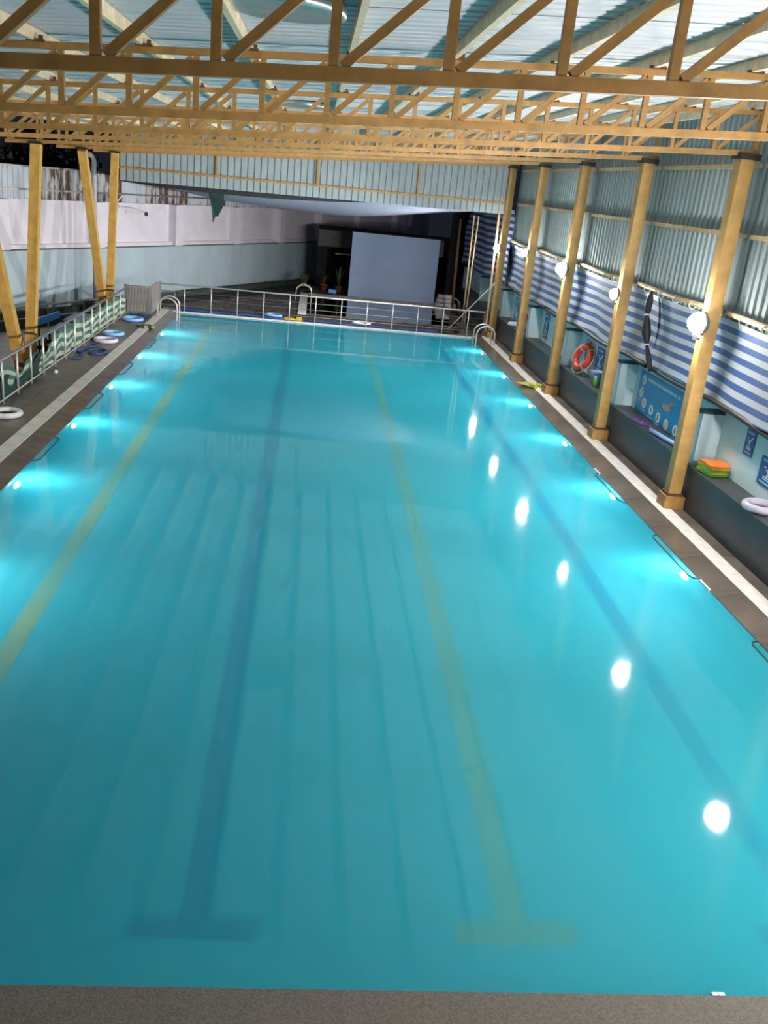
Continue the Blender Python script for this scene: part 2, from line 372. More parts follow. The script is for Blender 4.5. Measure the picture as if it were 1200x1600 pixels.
MB().box(-4.3, 5.60, YF - 0.012, YF + 0.09, -0.12, 0.045).build('far_gutter_edge', 'tile', deck)
MB().box(-4.6, 6.05, YF + 0.09, 29.62, -0.12, 0.04).build('far_walkway', 'stone_dry', deck)
# little white pieces that draw the bright dashes at the waterline
for i, (x, y, lx, ly, lab) in enumerate(((2.70, YN+0.022, 0.085, 0.012, 'small white dash at the near pool edge'),
                                     (XR-0.02, 9.98, 0.03, 0.32, 'broken white dash at the pool edge nearest the camera on column side'),
                                     (XR-0.02, 14.72, 0.03, 0.34, 'broken white dash at pool edge beside the second visible column'))):
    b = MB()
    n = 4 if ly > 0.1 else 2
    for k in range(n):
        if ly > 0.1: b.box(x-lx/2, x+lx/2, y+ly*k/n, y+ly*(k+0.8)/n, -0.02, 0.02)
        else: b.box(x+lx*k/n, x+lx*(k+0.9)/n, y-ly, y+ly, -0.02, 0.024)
    tag(b.build('white_dash', 'white'), lab, 'drain cover', 'white dashes')

# lower ground on the left
struct(MB().box(-22, -5.45, 2, 50, -0.85, -0.70).build('floor_left', 'ground'), 'beige concrete ground below the left deck')
struct(MB().box(-5.45, 9, 29.62, 60, -0.85, -0.14).build('floor_far', 'mortar'), 'dark ground beyond the pool')

# crazy paving beyond the far edge (left of the small pool)
pav = struct(empty('paving', (-2.5, 32, -0.05)), 'dark irregular flagstone paving beyond the pool')
def edge_x(y): return -5.2 + 0.615 * (y - 29.0)
MB().prism([(-5.3, 29.64), (-0.36, 29.64), (-0.36, 37.7), (edge_x(37.7), 37.7)], -0.14, 0.03).build('mortar_bed', 'mortar', pav)
gy = 29.7; row = 0
pts = {}
NX, NY = 9, 11
for j in range(NY + 1):
    for i in range(NX + 1):
        jx = 0 if i in (0, NX) else random.uniform(-0.3, 0.3); jy = 0 if j in (0, NY) else random.uniform(-0.32, 0.32)
        y = 29.66 + (j + jy) * 8.0 / NY
        x0 = max(-5.2, edge_x(y) + 0.05); x1 = -0.38
        pts[i, j] = (x0 + (x1 - x0) * (i + jx) / NX, y)
for j in range(NY):
    for i in range(NX):
        q = [pts[i, j], pts[i+1, j], pts[i+1, j+1], pts[i, j+1]]
        c = (sum(p[0] for p in q)/4, sum(p[1] for p in q)/4)
        k = 0.93
        q = [(c[0]+(p[0]-c[0])*k, c[1]+(p[1]-c[1])*k) for p in q]
        MB().prism(q, 0.02, 0.06 + random.uniform(0, 0.03)).build('paving_stone', 'paving', pav)

# small pool beyond the railing
kb = struct(empty('small_pool_basin', (2.7, 33.4, -0.6)), 'small shallow pool beyond the far railing')
KX0, KX1, KY0, KY1 = -0.08, 5.2, 30.75, 36.15
MB().box(KX0, KX1, KY0, KY1, -0.62, -0.55).build('pool_floor', 'granite', kb)
MB().box(KX0-0.28, KX0, KY0-0.2, KY1, -0.6, 0.10).build('white_coping', 'tile', kb)
MB().box(KX0, KX1, KY0-0.14, KY0, -0.6, 0.07).build('near_coping', 'stone_dry', kb)
MB().box(KX1, KX1+0.25, KY0-0.14, KY1, -0.6, 0.08).build('side_coping', 'stone_dry', kb)
MB().box(KX0, KX1, KY1, KY1+0.12, -0.6, 0.10).build('end_coping', 'stone_dry', kb)
MB().box(KX0-0.3, 6.05, 29.63, KY0-0.15, -0.14, 0.05).build('stone_apron', 'paving', kb)
MB().box(KX1+0.26, 6.05, KY0-0.14, 38, -0.14, 0.05).build('side_apron', 'paving', kb)
MB().box(0.0, 5.4, KY1+0.13, 39.0, -0.14, 0.06).build('end_apron', 'paving', kb)
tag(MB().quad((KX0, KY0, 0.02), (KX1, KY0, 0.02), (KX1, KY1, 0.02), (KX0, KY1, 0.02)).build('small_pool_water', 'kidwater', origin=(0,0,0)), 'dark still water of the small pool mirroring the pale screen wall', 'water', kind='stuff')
# pale screen wall standing behind the small pool
scr = MB().box(1.50, 4.92, 36.3, 36.48, 0.06, 2.54).build('screen_wall', 'screen')
tag(scr, 'freestanding pale blue rectangular wall behind the small pool', 'wall')
# white steps right of the screen
st = empty('garden_steps', (5.3, 36.2, 0.05)); tag(st, 'low stack of white steps right of the pale screen wall', 'steps')
for k in range(3):
    MB().box(4.95 + 0.06*k, 5.75 - 0.05*k, 35.9 + 0.16*k, 36.5, 0.06 + 0.15*k, 0.19 + 0.15*k).build('step', 'tile', st)

# ================================================================== RIGHT SIDE
wr = struct(empty('wall_right', (6.5, 16, 0.7)), 'right wall: aqua masonry below, ribbed teal sheeting above')
MB().box(6.43, 6.6, YB, YE, 0.0, 3.05).build('masonry_wall', 'aqua', wr)
FIN_Y = [Y1 + SP * k for k in range(-3, 7)]
for y in FIN_Y:
    f = MB().box(6.09, 6.43, y, y + 0.22, 0.78, 1.60).build('fin', 'aqua', wr)
    MB().box(6.05, 6.43, y - 0.03, y + 0.25, 1.60, 1.635).build('cap_slab', 'granite', f)
# ribbed sheets: vertical ribs, about 1 m wide each
def ribbed(n, period, depth, L, axis):
    """profile points over n periods; returns list of (t, h)"""
    pr = []
    for i in range(n):
        a = i * period
        pr += [(a, 0), (a + period*0.62, 0), (a + period*0.70, depth), (a + period*0.92, depth)]
    pr.append((n * period, 0)); return pr
SHP = 0.1975
b = MB(); pr = ribbed(5, SHP, 0.03, 0, 0); n0 = 0
for (t, h) in pr: b.v += [(-h, t, 0), (-h, t, 1.0)]
b.f = [(2*i, 2*i+2, 2*i+3, 2*i+1) for i in range(len(pr)-1)]
me_rs = b.mesh('wall_sheet', 'sheet', (0, 0, 0))
nsh = int((29.2 - YB) / (5 * SHP))
for i in range(nsh):
    o = place('wall_sheet', me_rs, (6.22, YB + i * 5 * SHP, 2.95), wr); o.scale = (1, 1.0, z_roof(6.2) - 2.97)
for k in range(-3, 4):
    y0 = Y1 + SP*k + 0.1; y1 = Y1 + SP*(k+1) - 0.1
    for z in (4.20, 5.15):
        MB().box(6.135, 6.185, y0, y1, z - 0.032, z + 0.032).build('girt', 'pole', wr)
    p = MB().tube([(6.09, y0, 3.12), (6.09, (y0+y1)/2, 3.09), (6.09, y1, 3.12)], 0.04, 8).build('tarp_pole', 'pole', wr, smooth=True)
    for q in range(5):
        yy = y0 + (y1 - y0) * (q + 0.6) / 5.3
        MB().torus((6.09, yy, 3.07), 0.062, 0.007, 10, 5, (0.2, 1, 0)).build('tie', 'rope', p)
# bench ledge
bench = empty('stone_ledge', (6.2, 16, DECK)); tag(bench, 'long dark granite ledge running along the right wall', 'bench')
MB().box(6.04, 6.43, YB, YE, -0.1, 0.745).build('ledge_front', 'granite', bench)
MB().box(6.02, 6.43, YB, YE, 0.745, 0.78).build('ledge_top', 'granite_top', bench)

# columns with lamps
VIS = {0: 'nearest visible', 1: 'second nearest visible', 2: 'middle visible', 3: 'second farthest', 4: 'farthest'}
BULB_R = {0: 0.15, 1: 0.095, 2: 0.15, 3: 0.095, 4: 0.11, -1: 0.14, -2: 0.18, -3: 0.18}  # visible bulbs enlarged to stand for the glare around them
for k in range(-3, 5):
    y = Y1 + SP * k; zt = z_bot(XC) - 0.04
    t = empty('steel_column', (XC, y, DECK))
    tag(t, ('%s yellow steel column of the right row, on a square plinth' % VIS[k]) if k >= 0 else 'yellow steel column of the right row, %s bay nearer than the nearest visible one' % ORD[-k-1], 'column', 'yellow columns on the right')
    MB().box(XC-.1, XC+.1, y-.1, y+.1, DECK+.24, zt-.05).build('shaft', 'steel_col', t)
    MB().box(XC-.16, XC+.16, y-.16, y+.16, DECK, DECK+.20).build('plinth', 'steel', t)
    MB().box(XC-.125, XC+.125, y-.125, y+.125, DECK+.20, DECK+.24).build('base_plate', 'rust', t)
    MB().box(XC-.14, XC+.16, y-.14, y+.14, zt-.05, zt+.03).build('cap_plate', 'black', t)
    MB().box(XC+.1, XC+.125, y+.02, y+.10, 2.9, zt-.05).build('cable_trunk', 'black', t)
    # lamp
    lx, ly, lz = {0: (5.68, y-.03, 2.94), 1: (5.70, y+.02, 2.88), 2: (5.70, y, 2.97), 3: (5.70, y, 3.02), 4: (5.70, y-.02, 2.86)}.get(k, (5.62, y, 2.72))
    R = BULB_R[k]
    lp = empty('lamp', (lx, ly, lz - R))
    tag(lp, ('bright white bulb lamp on the %s yellow column' % VIS[k]) if k >= 0 else 'bright bulb lamp on the right row column %s bay nearer than the nearest visible' % ORD[-k-1], 'lamp', 'lamps on the right columns')
    MB().lathe((lx, ly, lz), [(0.02, R), (R*0.55, R*0.82), (R*0.9, R*0.42), (R, 0), (R*0.9, -R*0.42), (R*0.55, -R*0.8), (0.03, -R)], 14).build('bulb', 'bulb', lp, smooth=True)
    MB().tube([(lx, ly, lz-R*0.9), (lx, ly, lz-R-0.10)], 0.035, 10).build('bulb_holder', 'black', lp)
    RD = R * 1.12
    sd = bpy.data.lights.new('lamp_beam', 'SPOT'); sd.energy = FLOOD_WATTS; sd.spot_size = math.radians(84); sd.spot_blend = 1.0
    sd.shadow_soft_size = 0.05; sd.color = (1.0, 0.97, 0.95)
    so = place('lamp_beam', sd, (lx - R * 1.2, ly, lz), lp)
    aim = Vector((-6.5, 31.0, 1.0)) - Vector((lx, ly, lz)) if k < 2 else Vector((-6.5, ly + 5.0, 0.8)) - Vector((lx, ly, lz))
    so.rotation_euler = aim.to_track_quat('-Z', 'Y').to_euler()
    MB().lathe((lx + 0.3*R, ly, lz), [(RD*0.96, 0), (RD, 0.01), (RD*0.9, RD*0.35), (RD*0.55, RD*0.62), (0.02, RD*0.72), (0.02, RD*0.66), (RD*0.5, RD*0.56), (RD*0.84, RD*0.3)], 16, (1, 0, 0)).build('added_shield', 'silver', lp, smooth=True)  # added half-shell that keeps the bulb's direct light off the tarp
    MB().bar((lx, ly, lz-R-0.08), (XC-.1, y, lz-R-0.08), 0.03, 0.03).build('bracket', 'black', lp)

# striped tarp hanging from the pole
def tarp_fn(y0, y1, zt, zb, amp, seed):
    rr = random.Random(seed); ph = [rr.uniform(0, 6.28) for _ in range(6)]
    def fn(u, v):
        y = y0 + (y1 - y0) * u
        sag = 0.05 * math.sin(math.pi * ((y - Y1) / SP % 1.0))
        zt2 = zt - sag * 0.7
        z = zt2 + (zb - zt2) * v + 0.03 * v * math.sin(y * 1.6 + ph[0])
        x = 6.15 + 0.06 * v * (1 - v) * 4 * 0.5 + amp * (0.4 + v) * (math.sin(y * 2.1 + ph[1] + v * 1.5) * 0.5 + math.sin(y * 5.3 + ph[2] + 3 * v) * 0.25) + 0.06 * math.sin(math.pi * v)
        return (x, y, z)
    return fn
b = MB().sheet(tarp_fn(15.9, 28.9, 3.03, 1.78, 0.045, 3), 150, 16)
tag(b.build('striped_tarp', 'tarp', smooth=True), 'blue and white striped tarp hanging between the far columns and lamps', 'tarp', 'striped tarps')
b = MB().sheet(tarp_fn(YB, 16.0, 3.03, 1.82, 0.04, 5), 130, 16)
tag(b.build('striped_tarp', 'tarp', smooth=True), 'blue and white striped tarp hanging behind the nearest visible column', 'tarp', 'striped tarps')
# black hems (rope along the lower edge, thickened to stand for its shadow band)
for (y0, y1, zb, lab) in ((15.9, 28.9, 1.78, 'black rope with its shadow band along the lower edge of the far striped tarp'), (YB, 15.78, 1.82, 'black rope with its shadow band along the lower edge of the near striped tarp')):
    fn = tarp_fn(y0, y1, 3.03, zb, 0.045, 3)
    P = [(6.16, y0 + (y1-y0)*i/60, zb - 0.03 + 0.03*math.sin((y0+(y1-y0)*i/60)*1.6)) for i in range(61)]
    tag(MB().tube(P, 0.042, 8).build('hem_rope_and_shadow', 'black', smooth=True), lab, 'rope')
# dark twisted cloth strip hanging at the tarp gap
cs = empty('cloth_strip', (6.07, 15.85, 1.7)); tag(cs, 'black knotted cloth strip hanging over the gap between striped tarps', 'cloth')
P = [(6.02, 15.95, 3.08), (6.03, 16.0, 2.9), (6.04, 16.03, 2.72), (6.04, 16.02, 2.66), (6.05, 15.98, 2.5), (6.06, 15.92, 2.33), (6.06, 15.85, 2.22), (6.06, 15.80, 2.16), (6.07, 15.62, 1.95), (6.08, 15.45, 1.77)]
MB().tube(P, [0.02, 0.07, 0.06, 0.03, 0.075, 0.09, 0.05, 0.028, 0.055, 0.04], 8).build('strip', 'black', cs, smooth=True)
for q in (3, 7): MB().torus(P[q], 0.035, 0.014, 12, 6, (0, 0.3, 1)).build('knot', 'rope', cs)

# tarp continuing past the last column
def far_tarp(u, v):
    y = 29.1 + 7.2 * u
    return (6.14 - 0.25*u + 0.05*math.sin(u*20 + v*4) + 0.04*math.sin(v*9+u*7), y, 4.0 - (4.0-1.75) * v + 0.05*math.sin(u*9)*v)
tag(MB().sheet(far_tarp, 60, 24).build('striped_tarp', 'tarpfar', smooth=True), 'dark crumpled striped tarp beyond the farthest column', 'tarp', 'striped tarps')

# poles and rope near the far right corner
for i, (a, c, r, lab, m) in enumerate((((5.20, 30.0, 3.72), (5.17, 30.0, 0.05), 0.025, 'right one of two thin tan poles beside the far railing', 'pole'),
                          ((5.07, 30.1, 3.72), (5.12, 30.1, 0.05), 0.025, 'left one of two thin tan poles beside the far railing', 'pole'),
                          ((5.25, 34.0, 3.45), (5.33, 34.0, 0.05), 0.05, 'dark brown pole in the shade right of the screen wall', 'tan'))):
    tag(MB().tube([a, c], r, 8).build('slim_pole', m, smooth=True), lab, 'pole')
tag(MB().tube([(5.86, 28.72, 1.92), (4.66, 29.9, 0.12)], 0.014, 6).build('guy_rope', 'rope'), 'white rope stretched from the farthest column down to the walkway', 'rope')
tag(MB().bar((5.72, 29.02, DECK), (5.66, 29.05, 3.95), 0.06, 0.06).build('slim_post', 'pole'), 'slim yellow post right behind the farthest column', 'post')

# posters on the right wall
WX = 6.425
def on_wall(y, z, d=0.0): return (WX - d, y, z)
def poster_rect(b, yl, yr, z0, z1, d0, d1): b.box(WX - d1, WX - d0, min(yl, yr), max(yl, yr), z0, z1); return b
def disc(y, z, ry, rz, d0, d1, n=18):
    b = MB(); poly = [(y + ry*math.cos(2*math.pi*i/n), z + rz*math.sin(2*math.pi*i/n)) for i in range(n)]
    return b.prism(poly, d0, d1, to=lambda p, h: (WX - h, p[0], p[1]))
def textbar(t, y0, y1, z, h, m='signwhite', seed=1):
    rr = random.Random(seed); b = MB(); y = max(y0, y1); lo = min(y0, y1)
    while y > lo:
        wdt = rr.uniform(0.35, 0.75) * h
        if rr.random() < 0.14: y -= h * 0.5; continue
        b.box(WX - 0.019, WX - 0.016, max(lo, y - wdt), y, z - h/2, z + h/2); y -= wdt + h*0.16
    b.build('lettering', m, t)['kind'] = 'stuff'
def big_poster(y_left, y_right, zb, zt, label):
    """y_left is the far (image left) end"""
    t = empty('swimming_poster', (WX, (y_left+y_right)/2, zb)); tag(t, label, 'poster', 'large blue swimming posters')
    poster_rect(MB(), y_left, y_right, zb, zt, 0.0, 0.016).build('board', 'posterblue', t)
    W = y_left - y_right; H = zt - zb
    Yp = lambda u: y_left - u * W
    Zp = lambda v: zb + v * H
    textbar(t, Yp(0.17), Yp(0.80), Zp(0.865), 0.07*H, seed=3)
    for i, (u, v) in enumerate(((0.09, 0.80), (0.075, 0.47), (0.165, 0.27), (0.32, 0.22), (0.47, 0.16), (0.63, 0.13), (0.80, 0.14))):
        d = disc(Yp(u), Zp(v), 0.105, 0.095, 0.016, 0.019).build('badge', 'signwhite', t)
        mk = ('skin', 'laneyellow', 'skin', 'suit', 'suit', 'yellow', 'suit')[i]
        bb = MB().prism([(Yp(u)-0.02, Zp(v)-0.05), (Yp(u)+0.03, Zp(v)-0.045), (Yp(u)+0.025, Zp(v)+0.02), (Yp(u)+0.04, Zp(v)+0.05), (Yp(u)-0.015, Zp(v)+0.055), (Yp(u)-0.035, Zp(v)+0.0)], 0.019, 0.021, to=lambda p, h: (WX - h, p[0], p[1]))
        bb.build('pictogram', mk, d)
        textbar(t, Yp(u-0.05), Yp(u+0.05), Zp(v) - 0.135, 0.025, 'signpale', seed=10+i)
    # swimmer
    sw = lambda L: MB().prism([(Yp(u), Zp(v)) for u, v in L], 0.016, 0.020, to=lambda p, h: (WX - h, p[0], p[1]))
    sw([(0.50, 0.50), (0.56, 0.56), (0.63, 0.57), (0.66, 0.52), (0.64, 0.44), (0.58, 0.41), (0.52, 0.44)]).build('swimmer_figure', 'skin', t)
    sw([(0.60, 0.56), (0.64, 0.66), (0.70, 0.68), (0.74, 0.62), (0.71, 0.645), (0.67, 0.63), (0.64, 0.55)]).build('swimmer_arm', 'skin', t)
    sw([(0.36, 0.47), (0.42, 0.52), (0.50, 0.51), (0.52, 0.45), (0.46, 0.42), (0.38, 0.43)]).build('swimmer_trunk', 'suit', t)
big_poster(16.70, 14.14, 0.80, 1.56, 'large bright blue swimming poster with white badges, behind the nearest visible column')
big_poster(28.35, 25.9, 0.80, 1.50, 'large blue swimming poster with white badges, behind the second farthest column')

def swim_sign(y_left, y_right, zb, zt, label, seed):
    t = empty('swim_sign', (WX, (y_left+y_right)/2, zb)); tag(t, label, 'sign', 'small blue swimmer signs')
    poster_rect(MB(), y_left, y_right, zb, zt, 0.0, 0.014).build('plate', 'signblue', t)
    W = y_left - y_right; H = zt - zb
    Q = lambda L: MB().prism([(y_left - u*W, zb + v*H) for u, v in L], 0.014, 0.018, to=lambda p, h: (WX - h, p[0], p[1]))
    Q([(0.14, 0.84), (0.86, 0.84), (0.86, 0.93), (0.14, 0.93)]).build('heading_strip', 'signpale', t)
    Q([(0.42, 0.34), (0.52, 0.34), (0.60, 0.52), (0.84, 0.72), (0.78, 0.76), (0.52, 0.58), (0.40, 0.62), (0.36, 0.57), (0.48, 0.50)]).build('diver_figure', 'signwhite', t)
    Q([(0.24, 0.64), (0.32, 0.62), (0.36, 0.67), (0.28, 0.70)]).build('diver_head', 'signwhite', t)
    Q([(0.28, 0.29), (0.78, 0.29), (0.78, 0.335), (0.28, 0.335)]).build('wave_line', 'signwhite', t)
    Q([(0.28, 0.22), (0.78, 0.22), (0.78, 0.26), (0.28, 0.26)]).build('wave_line', 'signwhite', t)
    Q([(0.12, 0.07), (0.86, 0.07), (0.86, 0.15), (0.12, 0.15)]).build('caption_strip', 'signpale', t)
swim_sign(12.20, 11.93, 1.25, 1.62, 'small blue diver sign right of the orange kickboards', 1)
swim_sign(11.63, 11.10, 1.00, 1.39, 'wider blue diver sign at the right picture edge above the lilac ring', 2)
swim_sign(24.45, 24.02, 0.90, 1.55, 'blue diver sign left of the middle visible column', 3)
swim_sign(22.95, 22.40, 0.92, 1.55, 'blue diver sign hidden partly behind the middle visible column', 4)
swim_sign(20.42, 20.12, 1.05, 1.52, 'narrow blue diver sign above the red lifebuoy', 5)
swim_sign(19.55, 19.02, 0.98, 1.50, 'blue diver sign right of the red lifebuoy', 6)
swim_sign(17.75, 17.35, 0.95, 1.50, 'blue diver sign right of the second nearest visible column', 7)

# ---- things on the ledge
LZ = 0.78
def ring(x, y, z, R, r, m, label, ax=(0,0,1), name='swim_ring', sx=1, sy=1, group='swim rings'):
    o = MB().torus((x, y, z), R, r, 28, 10, ax, sx, sy).build(name, m, smooth=True); return tag(o, label, 'swim ring', group)
ring(6.22, 11.0, LZ+0.055, 0.20, 0.055, 'palepurple', 'pale lilac swim ring on the ledge at the right picture edge')
ring(6.20, 26.9, LZ+0.055, 0.20, 0.055, 'white', 'white swim ring on the ledge left of the second farthest column')
def lifebuoy(x, y, z, R, ax, label):
    t = empty('lifebuoy', (x, y, z - R - 0.07)); tag(t, label, 'lifebuoy', 'red lifebuoys')
    MB().torus((x, y, z), R, 0.075, 32, 10, ax).build('ring', 'red', t, smooth=True)
    axv = Vector(ax).normalized(); a = axv.orthogonal().normalized(); c = axv.cross(a)
    rope = []
    for i in range(40):
        th = 2*math.pi*i/40; rr = R + 0.085 + 0.05*abs(math.sin(2*th))
        rope.append(Vector((x, y, z)) + (a*math.cos(th) + c*math.sin(th))*rr)
    MB().tube(rope, 0.010, 6, closed=True).build('grab_rope', 'rope', t, smooth=True)
    for q in range(4):
        th = math.pi/2*q
        p = Vector((x, y, z)) + (a*math.cos(th) + c*math.sin(th))*R
        tg = (-a*math.sin(th) + c*math.cos(th))
        MB().torus(p, 0.083, 0.009, 12, 5, tg).build('band', 'rope', t)
lifebuoy(6.24, 19.95, LZ+0.385, 0.255, (-1, -0.30, 0.40), 'red lifebuoy with white rope leaning on the wall left of the second nearest column')
lifebuoy(6.24, 25.5, LZ+0.385, 0.255, (-1, -0.30, 0.40), 'red lifebuoy mostly hidden behind the second farthest column')
bk = empty('bucket', (6.30, 18.95, LZ)); tag(bk, 'pale blue plastic bucket on the ledge beside the red lifebuoy', 'bucket')
MB().lathe((6.30, 18.95, LZ), [(0.105, 0), (0.135, 0.25), (0.15, 0.255), (0.15, 0.275), (0.128, 0.275), (0.10, 0.04)], 18).build('pail', 'bucket', bk, smooth=True)
MB().tube([(6.30+0.14*math.cos(a), 18.95+0.02, LZ+0.26-0.06*math.sin(a)) for a in [math.pi*i/10 for i in range(11)]], 0.006, 5).build('handle', 'steel_dull', bk)
gb = empty('green_bottle', (6.17, 18.62, LZ)); tag(gb, 'small green and white bottle at the foot of the bucket', 'bottle')
MB().lathe((6.17, 18.62, LZ), [(0.045, 0), (0.05, 0.10), (0.045, 0.16), (0.02, 0.19)], 12).build('body', 'greenfoam', gb, smooth=True)
MB().lathe((6.17, 18.62, LZ+0.19), [(0.022, 0), (0.022, 0.03)], 10).build('cap', 'white', gb)
# stack of kickboards: each its own
def kickboard(x, y, z, m, label, rz=0.0, lx=0.27, ly=0.44, th=0.04, arch=0.02, parent=None):
    def fn(u, v):
        px = (u-0.5)*lx; py = (v-0.5)*ly
        rnd = 1 - 0.28*max(0, abs(v-0.5)*2-0.6)
        return (px*rnd, py, arch*(1-(2*v-1)**2))
    b = MB().sheet(fn, 8, 12); b.uv = None
    me = b.mesh('kickboard', m, (0,0,0))
    o = place('kickboard', me, (x, y, z), None, (0, 0, rz)); md = o.modifiers.new('solid', 'SOLIDIFY'); md.thickness = th; md.offset = 1
    return tag(o, label, 'kickboard', 'kickboards on the ledge')
for i, (m, lab) in enumerate((('greenfoam', 'green kickboard at the bottom of the stack on the ledge'), ('yellow', 'yellow kickboard low in the stack on the ledge'),
                              ('greenfoam', 'green kickboard in the middle of the ledge stack'), ('yellow', 'yellow kickboard right under the orange one'), ('orange', 'orange kickboard on top of the stack on the ledge'))):
    kickboard(6.225 + 0.008*(i % 2), 12.62 - 0.006*i, LZ + 0.002 + 0.036*i, m, lab, 0.12 - 0.05*(i % 3), lx=0.34, ly=0.40, th=0.028)
# purple net, ball, blue noodle
def net(u, v):
    th = 2*math.pi*u; r = v*(0.16 + 0.03*math.sin(5*th))
    return (6.16 + r*0.75*math.cos(th), 15.62 + r*1.9*math.sin(th), LZ + 0.012 + 0.05*(1-v)*(0.6+0.4*math.sin(3*th)) )
tag(MB().sheet(net, 28, 6).build('purple_net', 'purple', smooth=True), 'crumpled purple net lying on the dark ledge', 'net')
tag(MB().lathe((6.12, 15.02, LZ), [(0.01, 0), (0.04, 0.012), (0.055, 0.05), (0.04, 0.09), (0.01, 0.1)], 12).build('small_ball', 'maroon', smooth=True), 'small maroon ball at the end of the blue noodle', 'ball')
tag(MB().tube([(6.09, 14.92, LZ+0.04), (6.14, 14.5, LZ+0.04), (6.20, 14.05, LZ+0.04), (6.24, 13.7, LZ+0.04)], 0.04, 10).build('pool_noodle', 'bluefloat', smooth=True), 'light blue pool noodle lying on the ledge below the poster', 'pool noodle')
# lime flippers
def fin_pair(x, y, z, rz, m, label):
    t = empty('swim_fin', (x, y, z)); tag(t, label, 'swim fin', 'swim fins')
    c, s = math.cos(rz), math.sin(rz)
    tr = lambda p: (x + p[0]*c - p[1]*s, y + p[0]*s + p[1]*c)
    for k, dx in enumerate((-0.10, 0.10)):
        q = [tr((dx-0.04, -0.2)), tr((dx+0.04, -0.2)), tr((dx+0.10, 0.2)), tr((dx-0.10, 0.22))]
        MB().prism(q, z, z + 0.02).build('blade', m, t)
        q = [tr((dx-0.05, -0.36)), tr((dx+0.05, -0.36)), tr((dx+0.05, -0.18)), tr((dx-0.05, -0.18))]
        MB().prism(q, z, z + 0.07).build('foot_pocket', m, t)
fin_pair(5.55, 21.7, 0.09, 0.5, 'lime', 'lime green swim fins on the right white coping strip')
fin_pair(-4.44, 25.4, 0.09, 0.5, 'olive', 'olive swim fins on the left white coping strip')
fin_pair(-0.55, 29.32, 0.045, 1.6, 'yellow', 'yellow swim fins at the far edge beside the blue ring')

# ================================================================== TRUSSES
TN = ['roof truss above the photographer', 'nearest yellow roof truss in view', 'second nearest yellow roof truss', 'third nearest yellow roof truss', 'fourth nearest yellow roof truss', 'third farthest yellow roof truss', 'second farthest yellow roof truss', 'farthest yellow roof truss, against the gable sheeting']
TX0, TX1 = -6.56, 6.05
for ti, ty in enumerate(TRUSS_Y):
    t = empty('roof_truss', (0, ty, z_bot(0))); tag(t, TN[ti] + ' of welded square tube' if ti != 7 else TN[ti], 'truss', 'yellow roof trusses')
    MB().bar((TX0, ty, z_bot(TX0)), (TX1, ty, z_bot(TX1)), 0.07, 0.072).build('bottom_chord', 'steel', t)
    MB().bar((TX0, ty, z_top(TX0)), (TX1, ty, z_top(TX1)), 0.06, 0.06).build('top_chord', 'steel', t)
    xs = [0.04 + 0.5935 * k for k in range(-11, 11)]
    xs = [x for x in xs if TX0 < x < TX1]
    for i, x in enumerate(xs):
        MB().bar((x, ty, z_bot(x) + .036), (x, ty, z_top(x) - .03), 0.052, 0.05).build('vertical_web', 'steel', t)
        if i + 1 < len(xs):
            x2 = xs[i+1]
            MB().bar((x + .05, ty, z_bot(x) + .045), (x2 - .04, ty, z_top(x2) - .05), 0.05, 0.052, (0, 1, 0)).build('diagonal_web', 'steel', t)

# ================================================================== ROOF
roof = struct(empty('ceiling', (0, 14, z_roof(0))), 'pitched white ribbed metal roof on cream purlins')
RX0, RX1 = -7.2, 6.25
RP = 0.22
b = MB(); pr = ribbed(5, RP, 0.032, 0, 0)
for (t, h) in pr: b.v += [(RX0, t, z_roof(RX0) - z_roof(0) + h), (RX1, t, z_roof(RX1) - z_roof(0) + h)]
b.f = [(2*i, 2*i+2, 2*i+3, 2*i+1) for i in range(len(pr)-1)]
me_roof = b.mesh('roof_sheet', 'roof', (0, 0, 0))
nr = int((29.3 - YB) / (5*RP)) + 1
for i in range(nr):
    o = place('roof_sheet', me_roof, (0, YB + i*5*RP, z_roof(0) + (0.004 if i % 2 else 0)), roof)
px = [0.23 + 0.935*k for k in range(-7, 7)]
bc = MB().box(-0.075, 0.075, -0.03, 0.025, -0.004, 0.018).box(0.030, 0.060, -0.025, 0.025, 0.0, 0.05)
me_cl = bc.mesh('cleat', 'rust', (0, 0, 0))
for x in px:
    z = z_top(x) + 0.032
    p = MB().box(x-.025, x+.025, YB, 29.1, z+0.002, z+0.104).build('purlin', 'purlin', roof)
    for ty in TRUSS_Y: place('cleat', me_cl, (x + 0.03, ty - 0.02, z), p)
# roof ventilators
def ventilator(x, y, label):
    z = z_roof(x) - 0.01
    t = empty('roof_ventilator', (x, y, z - 0.08)); tag(t, label, 'ventilator', 'roof ventilators')
    MB().lathe((x, y, z - 0.07), [(0.40, 0.0), (0.43, 0.0), (0.43, 0.07), (0.36, 0.07), (0.36, 0.02)], 28).build('collar', 'silver', t, smooth=True)
    MB().lathe((x, y, z - 0.03), [(0.36, 0.0), (0.36, 0.01)], 28).build('dark_throat', 'ventdark', t)
    for q in range(9):
        a = 2*math.pi*q/9
        MB().bar((x + 0.05*math.cos(a), y + 0.05*math.sin(a), z - 0.05), (x + 0.35*math.cos(a+0.4), y + 0.35*math.sin(a+0.4), z - 0.05), 0.07, 0.01).build('vane', 'silver', t)
ventilator(-0.3, 7.15, 'round silver roof ventilator nearest the camera, cut by the top picture edge')
ventilator(-0.3, 16.5, 'small round silver roof ventilator seen between the trusses')

